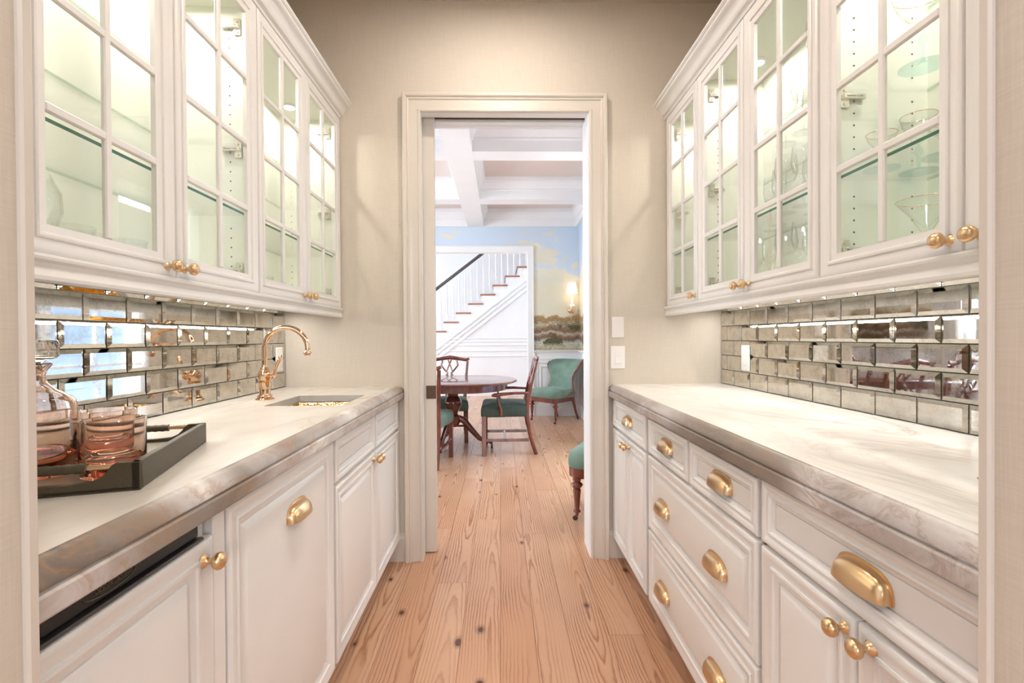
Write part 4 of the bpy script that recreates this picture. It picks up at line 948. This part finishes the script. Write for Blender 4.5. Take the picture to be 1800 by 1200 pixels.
def stem(x, y, z, h, r, foot, kind, label, rim=True):
    t = thing('stem_glass', (x, y, z), label, 'glass', None)
    if kind == 'coupe': bowl = [(0.004, h*0.50), (0.012, h*0.54), (r*0.55, h*0.66), (r*0.86, h*0.84), (r, h), (r*0.985, h), (r*0.84, h*0.85), (r*0.52, h*0.68), (0, h*0.58)]
    else: bowl = [(0.004, h*0.44), (0.010, h*0.48), (r*0.5, h*0.72), (r, h), (r*0.985, h), (r*0.48, h*0.74), (0, h*0.52)]
    MB().lathe(bowl, 32, (x, y, z), caps=False).build('bowl', 'clear', t, smooth=40)
    MB().lathe([(0, 0), (foot, 0.0005), (foot, 0.003), (0.012, 0.007), (0.0045, 0.016), (0.0045, h*0.30), (0.009, h*0.34), (0.009, h*0.40), (0.0045, h*0.45), (0.0, h*0.52)], 28, (x, y, z), caps=False).build('stem', 'aqua', t, smooth=40)
    if rim:
        MB().tube([(x+r*0.993*math.cos(2*PI*k/40), y+r*0.993*math.sin(2*PI*k/40), z+h) for k in range(41)], 0.0011, 6).build('gold_rim', 'gold', t, smooth=60)
stem(1.055, 1.205, 1.8295, 0.185, 0.062, 0.050, 'coupe', 'tall aqua stemmed coupe on the second shelf of nearest right cabinet')
stem(1.100, 1.270, 1.5895, 0.148, 0.040, 0.042, 'coupe', 'tallest of three aqua-stemmed coupes, gold rim, on the lowest glass shelf')
stem(1.065, 1.155, 1.5895, 0.085, 0.038, 0.045, 'coupe', 'shortest and widest of three gold-rimmed aqua coupes, lowest glass shelf')
stem(0.985, 1.250, 1.5895, 0.093, 0.034, 0.040, 'coupe', 'leftmost gold-rimmed aqua coupe, nearest the pane, lowest glass shelf')
stem(1.020, 1.155, 1.3405, 0.145, 0.060, 0.045, 'martini', 'gold-rimmed martini glass on the floor of the nearest right cabinet')
# ------------------------------------------------------------------ dining furniture
def outline(w0, w1, d, r, n=6):     # rounded trapezoid, front (+y) width w0, back width w1
    P = [Vector((-w1/2, -d/2)), Vector((w1/2, -d/2)), Vector((w0/2, d/2)), Vector((-w0/2, d/2))]; o = []
    for i in range(4):
        p, a, b = P[i], P[i-1], P[(i+1) % 4]; u = (a-p).normalized(); v = (b-p).normalized()
        s0, s1 = p+u*r, p+v*r
        for k in range(n+1):
            q = k/n; o.append((1-q)**2*s0 + 2*q*(1-q)*p + q*q*s1)
    return o
def cushion(ol, z0, z1, c=(0, 0)):
    b = MB(); h = z1-z0
    rs = [(0.97, z0), (1.0, z0+h*0.15), (1.005, z0+h*0.5), (0.985, z0+h*0.78), (0.94, z0+h*0.93), (0.85, z1), (0.55, z1+0.012), (0.15, z1+0.016)]
    b.rings([[(c[0]+p.x*k, c[1]+p.y*k, z) for p in ol] for k, z in rs]); return b
def dining_chair(arms):
    w0, w1, d = (0.58, 0.48, 0.47) if arms else (0.52, 0.42, 0.45)
    nm_ = 'armchair' if arms else 'side_chair'
    t = thing(nm_, (0, 0, 0), 'x', 'chair')
    sz = 0.47 if not arms else 0.50
    cushion(outline(w0, w1, d, 0.03), sz-0.12, sz, (0, 0)).build('seat', 'velvetdark' if arms else 'velvet', t, smooth=50)
    fx, rx = w0/2-0.028, w1/2-0.022
    for s in (-1, 1):
        MB().cbox(s*fx-0.021, s*fx+0.021, d/2-0.05, d/2-0.008, 0, sz-0.11, 0.003).build('leg', 'mahogany', t)
        top = 0.90 if not arms else 0.95
        MB().tube([(s*rx, -d/2-0.075, 0), (s*rx, -d/2-0.02, 0.17), (s*rx, -d/2+0.012, 0.38), (s*rx, -d/2+0.008, 0.5), (s*(rx+0.012), -d/2-0.03, 0.70), (s*(rx+0.026), -d/2-0.085, top-0.02)], [0.021, 0.021, 0.023, 0.022, 0.018, 0.017], 8, flat=0.95).build('leg', 'mahogany', t, smooth=50)
        MB().cbox(s*(fx+rx)/2-0.009-0.0, s*(fx+rx)/2+0.009, -d/2, d/2-0.03, 0.135, 0.165, 0.002).build('stretcher', 'mahogany', t)
    MB().cbox(-(fx+rx)/2, (fx+rx)/2, -0.01, 0.012, 0.14, 0.162, 0.002).build('stretcher', 'mahogany', t)
    MB().cbox(-rx, rx, -d/2-0.012, -d/2+0.008, 0.20, 0.225, 0.002).build('stretcher', 'mahogany', t)
    top = 0.90 if not arms else 0.95; yb = -d/2-0.09; hw = rx+0.045
    MB().tube([(-hw, yb-0.006, top+0.012), (-hw+0.03, yb, top-0.006), (-hw*0.6, yb, top+0.004), (-hw*0.25, yb, top+0.018), (0, yb, top+0.026), (hw*0.25, yb, top+0.018), (hw*0.6, yb, top+0.004), (hw-0.03, yb, top-0.006), (hw, yb-0.006, top+0.012)], [0.014, 0.020, 0.020, 0.024, 0.026, 0.024, 0.020, 0.020, 0.014], 10, flat=0.6, up=(0, 0, 1)).build('top_rail', 'mahogany', t, smooth=60)
    sp = MB(); zl = lambda q: sz + (top-sz)*q; yl = lambda q: -d/2+0.005 + (yb+d/2-0.005)*max(0, q)**1.5
    def cv(pts, r): sp.tube([(x, yl(q), zl(q)) for x, q in pts], r, 6)
    for s in (-1, 1):
        cv([(s*0.035, 0), (s*0.03, 0.12), (s*0.055, 0.28), (s*0.075, 0.42), (s*0.045, 0.55), (s*0.02, 0.62), (s*0.06, 0.72), (s*0.10, 0.84), (s*0.085, 0.97)], 0.011)
        cv([(s*0.01, 0), (s*0.012, 0.15), (s*0.03, 0.30), (s*0.012, 0.45), (s*-0.02, 0.56), (s*-0.035, 0.68), (s*-0.01, 0.82), (s*0.02, 0.99)], 0.009)
    sp.build('splat', 'mahogany', t, smooth=60)
    if arms:
        for s in (-1, 1):
            ax = rx+0.03
            MB().tube([(s*(rx+0.008), -d/2-0.015, 0.612), (s*(ax+0.02), -0.10, 0.616), (s*(ax+0.045), 0.02, 0.610), (s*(ax+0.05), 0.10, 0.600), (s*(ax+0.04), 0.125, 0.594)], [0.013, 0.015, 0.017, 0.021, 0.012], 8, flat=0.75, up=(0, 0, 1)).build('arm', 'mahogany', t, smooth=60)
            MB().tube([(s*(fx+0.012), 0.035, 0.40), (s*(fx+0.012), 0.04, 0.47), (s*(ax+0.05), 0.065, 0.535), (s*(ax+0.045), 0.075, 0.605)], [0.020, 0.019, 0.014, 0.014], 8, flat=0.8).build('arm_support', 'mahogany', t, smooth=60)
    return t
TY = 5.13; GA = 'side chairs around the dining table'
ac = dining_chair(True); ac.location = (0.035, 5.09, 0); ac.rotation_euler = (0, 0, PI/2)
tag(ac, 'mahogany armchair with dark green seat at the right end of the table', 'chair')
ac2 = copy_tree(ac); ac2.location = (-2.40, TY, 0); ac2.rotation_euler = (0, 0, -PI/2); ac2['label'] = 'mahogany armchair at the far left end of the table, seen in the mirror'
sc0 = dining_chair(False); k = 0
near = [(-0.735, 'mahogany side chair at the near side of the table, by the pocket door'), (-1.29, 'mahogany side chair at the middle of the near side of the table, in the mirror'), (-1.85, 'mahogany side chair at the left of the near side of the table, in the mirror')]
far_ = [(-0.62, 'mahogany side chair with pierced back beyond the table'), (-1.20, 'mahogany side chair beyond the table at its middle, in the mirror'), (-1.78, 'mahogany side chair beyond the table at its left, in the mirror')]
for i, (x, lab) in enumerate(near):
    o = sc0 if i == 0 else copy_tree(sc0)
    o.location = (x, 4.615, 0); o.rotation_euler = (0, 0, -0.06); tag(o, lab, 'chair', GA)
for i, (x, lab) in enumerate(far_):
    o = copy_tree(sc0); o.location = (x, 5.66, 0); o.rotation_euler = (0, 0, PI); tag(o, lab, 'chair', GA)
# table
t = thing('dining_table', (-1.07, TY, 0), 'round-ended mahogany dining table on pedestals beyond the doorway', 'table')
def oval(hx, hy, z, n=24, e=2.6):
    return [(-1.07+hx*math.copysign(abs(math.cos(a))**(2/5.0), math.cos(a)), TY+hy*math.copysign(abs(math.sin(a))**(2/2.6), math.sin(a)), z) for a in [2*PI*k/(4*n) for k in range(4*n)]]
def dend(hx, hy, z, n=16):
    o = []
    r = 0.42
    for cx, sg, a0 in ((hx-r, 1, -PI/2), (-(hx-r), -1, PI/2)):
        for k in range(n+1):
            a = a0 + PI*k/n; o.append((-1.07+cx+r*math.cos(a), TY+hy*math.sin(a), z))
    return o
b = MB(); b.rings([dend(1.225, 0.575, 0.708), dend(1.238, 0.588, 0.714), dend(1.238, 0.588, 0.722), dend(1.230, 0.580, 0.7285), dend(1.222, 0.572, 0.730)]); b.build('table_top', 'mahogany', t, smooth=40)
b = MB(); b.rings([dend(1.14, 0.50, 0.635), dend(1.14, 0.50, 0.708)]); b.build('apron', 'mahogany', t, smooth=40)
for px in (-0.50, -1.64):
    p = MB().lathe([(0.085, 0.635), (0.085, 0.62), (0.06, 0.60), (0.05, 0.56), (0.065, 0.545), (0.088, 0.50), (0.085, 0.45), (0.055, 0.40), (0.045, 0.37), (0.07, 0.35), (0.07, 0.28), (0.05, 0.24), (0, 0.23)], 24, (px, TY, 0)).build('pedestal', 'mahogany', t, smooth=40)
    for a in (0, PI/2, PI, 1.5*PI) if False else (0.06, PI*0.62, PI, -PI*0.62):
        dx, dy = math.cos(a), math.sin(a)
        pts = [(px+dx*r, TY+dy*r, z) for r, z in ((0.05, 0.33), (0.11, 0.30), (0.19, 0.20), (0.27, 0.11), (0.35, 0.078), (0.40, 0.075))]
        MB().tube(pts, [0.034, 0.036, 0.032, 0.027, 0.022, 0.018], 8, flat=0.75, up=(0, 0, 1)).build('leg', 'mahogany', p, smooth=60)
        MB().lathe([(0.02, 0.09), (0.017, 0.055), (0.012, 0.05)], 10, (px+dx*0.39, TY+dy*0.39, 0)).lathe([(0.0, -0.010), (0.022, -0.010), (0.024, 0.0), (0.022, 0.010), (0, 0.010)], 14, (px+dx*0.40, TY+dy*0.40, 0.024), 'x').build('caster', 'bronze', p, smooth=40)
# slipper chairs
def slipper():
    t = thing('slipper_chair', (0, 0, 0), 'x', 'chair')
    ol = outline(0.47, 0.38, 0.46, 0.09, 8)
    cushion(ol, 0.335, 0.445).build('seat', 'velvet', t, smooth=60)
    b = MB(); b.rings([[(p.x*k, p.y*k, z) for p in ol] for k, z in ((0.93, 0.275), (0.985, 0.285), (0.99, 0.337), (0.93, 0.339))]); b.build('seat_rail', 'mahogany', t, smooth=40)
    # flared, scrolled back
    rows = 12; cols_ = 14; F, B = [], []
    for i in range(rows):
        q = i/(rows-1); z = 0.40 + 0.44*q; w = 0.205 - 0.055*math.sin(PI*min(1, q*1.25)) + 0.045*q*q; y = -0.175 - 0.02*q - 0.05*q*q - (0.06*(q-0.85)/0.15 if q > 0.85 else 0)
        f, bk = [], []
        for k in range(cols_):
            u = -1+2*k/(cols_-1); cur = 0.055*u*u
            f.append((u*w, y+cur+0.028*(1-u*u)**0.5*(1-q*0.4), z + 0.012*(1-u*u)*(q > 0.9))); bk.append((u*w, y+cur-0.028, z))
        F.append(f); B.append(bk)
    b = MB(); b.rings([f + bk[::-1] for f, bk in zip(F, B)]); b.build('back', 'velvet', t, smooth=60)
    for s in (-1, 1):
        pts = []
        for i in range(rows):
            p = F[i][-1 if s > 0 else 0]; pts.append((p[0]+s*0.006, p[1]-0.016, p[2]))
        pts = [(s*0.20, 0.05, 0.345), (s*0.212, -0.06, 0.375)] + pts
        MB().tube(pts, [0.010, 0.014]+[0.016]*(rows-1)+[0.020], 8).build('back_frame', 'mahogany', t, smooth=60)
        MB().tube([(s*0.15, -0.19, 0.285), (s*0.155, -0.215, 0.16), (s*0.165, -0.265, 0.0)], [0.020, 0.016, 0.013], 8).build('leg', 'mahogany', t, smooth=60)
        lg = MB().lathe([(0.024, 0.285), (0.024, 0.255), (0.017, 0.248), (0.030, 0.238), (0.034, 0.228), (0.028, 0.214), (0.016, 0.206), (0.022, 0.198), (0.022, 0.190), (0.013, 0.070), (0.020, 0.064), (0.020, 0.056), (0.010, 0.048), (0.008, 0.030)], 16, (s*0.185, 0.175, 0)).build('leg', 'mahogany', t, smooth=35)
        MB().lathe([(0, -0.007), (0.014, -0.007), (0.015, 0), (0.014, 0.007), (0, 0.007)], 12, (s*0.185, 0.185, 0.0152), 'x').build('caster', 'bronze', lg, smooth=40)
    return t
s1 = slipper(); s1.location = (0.73, 6.87, 0); s1.scale = (1.20, 1.14, 1.0)
s1.rotation_euler = (0, 0, math.atan2(-0.66, -0.75) - PI/2)
tag(s1, 'green velvet slipper chair in the back corner by the wall sconce', 'chair', 'green slipper chairs')
s2 = copy_tree(s1); s2.location = (0.753, 3.215, 0); s2.rotation_euler = (0, 0, math.atan2(0.43, -0.90) - PI/2)
s2['label'] = 'green velvet slipper chair half hidden behind the right doorjamb'
# sconce
x, y = 1.045, 7.165
t = thing('wall_sconce', (x, DB-0.005, 1.55), 'crystal wall sconce with lit white shade on the mural', 'sconce')
MB().lathe([(0.05, DB-0.004), (0.05, DB-0.012), (0.03, DB-0.022), (0.0, DB-0.024)], 18, (x, 0, 1.56), 'y').build('back_plate', 'gold', t, smooth=40)
MB().tube([(x, DB-0.02, 1.56), (x, DB-0.06, 1.54), (x, y, 1.56), (x, y, 1.62)], 0.007, 8).build('arm', 'gold', t, smooth=60)
MB().lathe([(0.0, 1.62), (0.03, 1.62), (0.035, 1.635), (0.012, 1.64), (0.012, 1.79), (0, 1.79)], 14, (x, y, 0), caps=False).build('candle_sleeve', 'shade', t, smooth=40)
MB().lathe([(0.082, 1.80), (0.055, 1.955), (0.054, 1.955), (0.081, 1.80)], 24, (x, y, 0), caps=False).build('lamp_shade', 'shade', t, smooth=60)
b = MB()
for k in range(10):
    a = 2*PI*k/10
    for j in range(3): b.lathe([(0, -0.018), (0.008, 0), (0, 0.016)], 5, (x+0.04*math.cos(a)*(1-j*0.25), y+0.03*math.sin(a)*(1-j*0.25), 1.60-j*0.045))
tag(b.build('crystal_drops', 'clear', t), kind='stuff')
# chandelier over the table (seen in the cabinet glass)
cx, cy = -1.07, TY
t = thing('chandelier', (cx, cy, DC), 'crystal candle chandelier over the dining table, reflected in cabinet glass', 'chandelier')
MB().tube([(cx, cy, 2.62), (cx, cy, 2.44)], 0.008, 8).build('rod', 'gold', t)
MB().lathe([(0, 1.83), (0.02, 1.85), (0.035, 1.90), (0.02, 1.96), (0.03, 2.02), (0.045, 2.06), (0.02, 2.12), (0.018, 2.30), (0.035, 2.36), (0.012, 2.45)], 16, (cx, cy, 0)).build('stem', 'gold', t, smooth=40)
MB().lathe([(0.065, DC), (0.065, DC-0.01), (0.03, DC-0.04), (0, DC-0.04)], 18, (cx, cy, 0)).build('canopy', 'gold', t, smooth=40)
MB().tube([(cx, cy, DC-0.035), (cx, cy, 2.61)], 0.006, 6).build('chain', 'gold', t)
for k in range(8):
    a = 2*PI*k/8+0.2; dx, dy = math.cos(a), math.sin(a)
    pts = [(cx+dx*r, cy+dy*r, z) for r, z in ((0.03, 2.03), (0.10, 1.94), (0.20, 1.93), (0.30, 1.99), (0.34, 2.06), (0.33, 2.10))]
    am = MB().tube(pts, 0.007, 6).build('arm', 'gold', t, smooth=60)
    MB().lathe([(0.0, 2.09), (0.035, 2.105), (0.037, 2.11), (0.010, 2.112), (0.010, 2.20), (0, 2.20)], 12, (cx+dx*0.33, cy+dy*0.33, 0), caps=False).build('candle', 'plate', am, smooth=40)
    MB().lathe([(0, 2.20), (0.009, 2.212), (0.011, 2.225), (0.004, 2.25), (0, 2.257)], 10, (cx+dx*0.33, cy+dy*0.33, 0)).build('candle_bulb', 'flame', am, smooth=50)
# curtains by the left windows
def curtain(y0, y1, lab):
    pr = []; n = 48
    for k in range(n+1): pr.append((DL+0.10+0.032*math.sin(k*PI*0.32)+0.008*math.sin(k*1.3), y0+(y1-y0)*k/n))
    poly = pr + [(x-0.006, y) for x, y in pr[::-1]]
    o = MB().prism(poly, 'z', 0.02, 2.66).build('curtain', 'curtain', smooth=70)
    return tag(o, lab, 'curtain', 'ivory curtains')
curtain(4.28, 4.68, 'ivory curtain at the near side of the wide dining window')
curtain(5.80, 6.22, 'ivory curtain at the far side of the wide dining window')
rd = thing('curtain_rod', (DL+0.1, 5.25, 2.68), 'dark curtain rod above the wide dining window', 'curtain rod')
MB().tube([(DL+0.10, 4.15, 2.68), (DL+0.10, 6.35, 2.68)], 0.013, 10).build('rod', 'bronze', rd)
for y in (4.15, 6.35): MB().lathe([(0, -0.03), (0.025, 0), (0, 0.03)], 12, (DL+0.10, y, 2.68), 'y').build('finial', 'bronze', rd)
# recessed ceiling lights in the pantry
for (x, y), w in zip(CANS, ('near', 'far')):
    t = thing('recessed_light', (x, y, CEIL), 'round recessed light in the pantry ceiling, the %s one' % ('nearer' if w == 'near' else 'farther'), 'light')
    MB().lathe([(0.060, CEIL-0.0005), (0.085, CEIL-0.0005), (0.086, CEIL-0.004), (0.062, CEIL-0.008)], 28, (x, y, 0), caps=False).build('trim_ring', 'plate', t, smooth=40)
    MB().lathe([(0.061, CEIL-0.003), (0, CEIL-0.003)], 28, (x, y, 0)).build('lens', 'bulb', t)
# neighbouring house outside the right-hand dining window (seen reflected in the tiles)
t = thing('neighbouring_house', (4.6, 4.6, 0), 'blue-grey clapboard house outside the dining room window', 'house')
for k in range(22):
    z = -0.3 + k*0.17
    MB().prism([(4.6, z), (4.625, z), (4.605, z+0.175), (4.6, z+0.175)], 'y', 0.5, 9.5).build('clapboard', 'siding', t)
MB().box(4.63-0.02, 5.2, 0.5, 9.5, -0.3, 3.45).build('house_wall', 'siding', t)
b = MB(); b.prism([(4.2, 3.40), (4.2, 3.50), (6.2, 4.9), (6.4, 4.9)], 'y', 0.2, 9.8); b.build('roof', 'roofing', t)
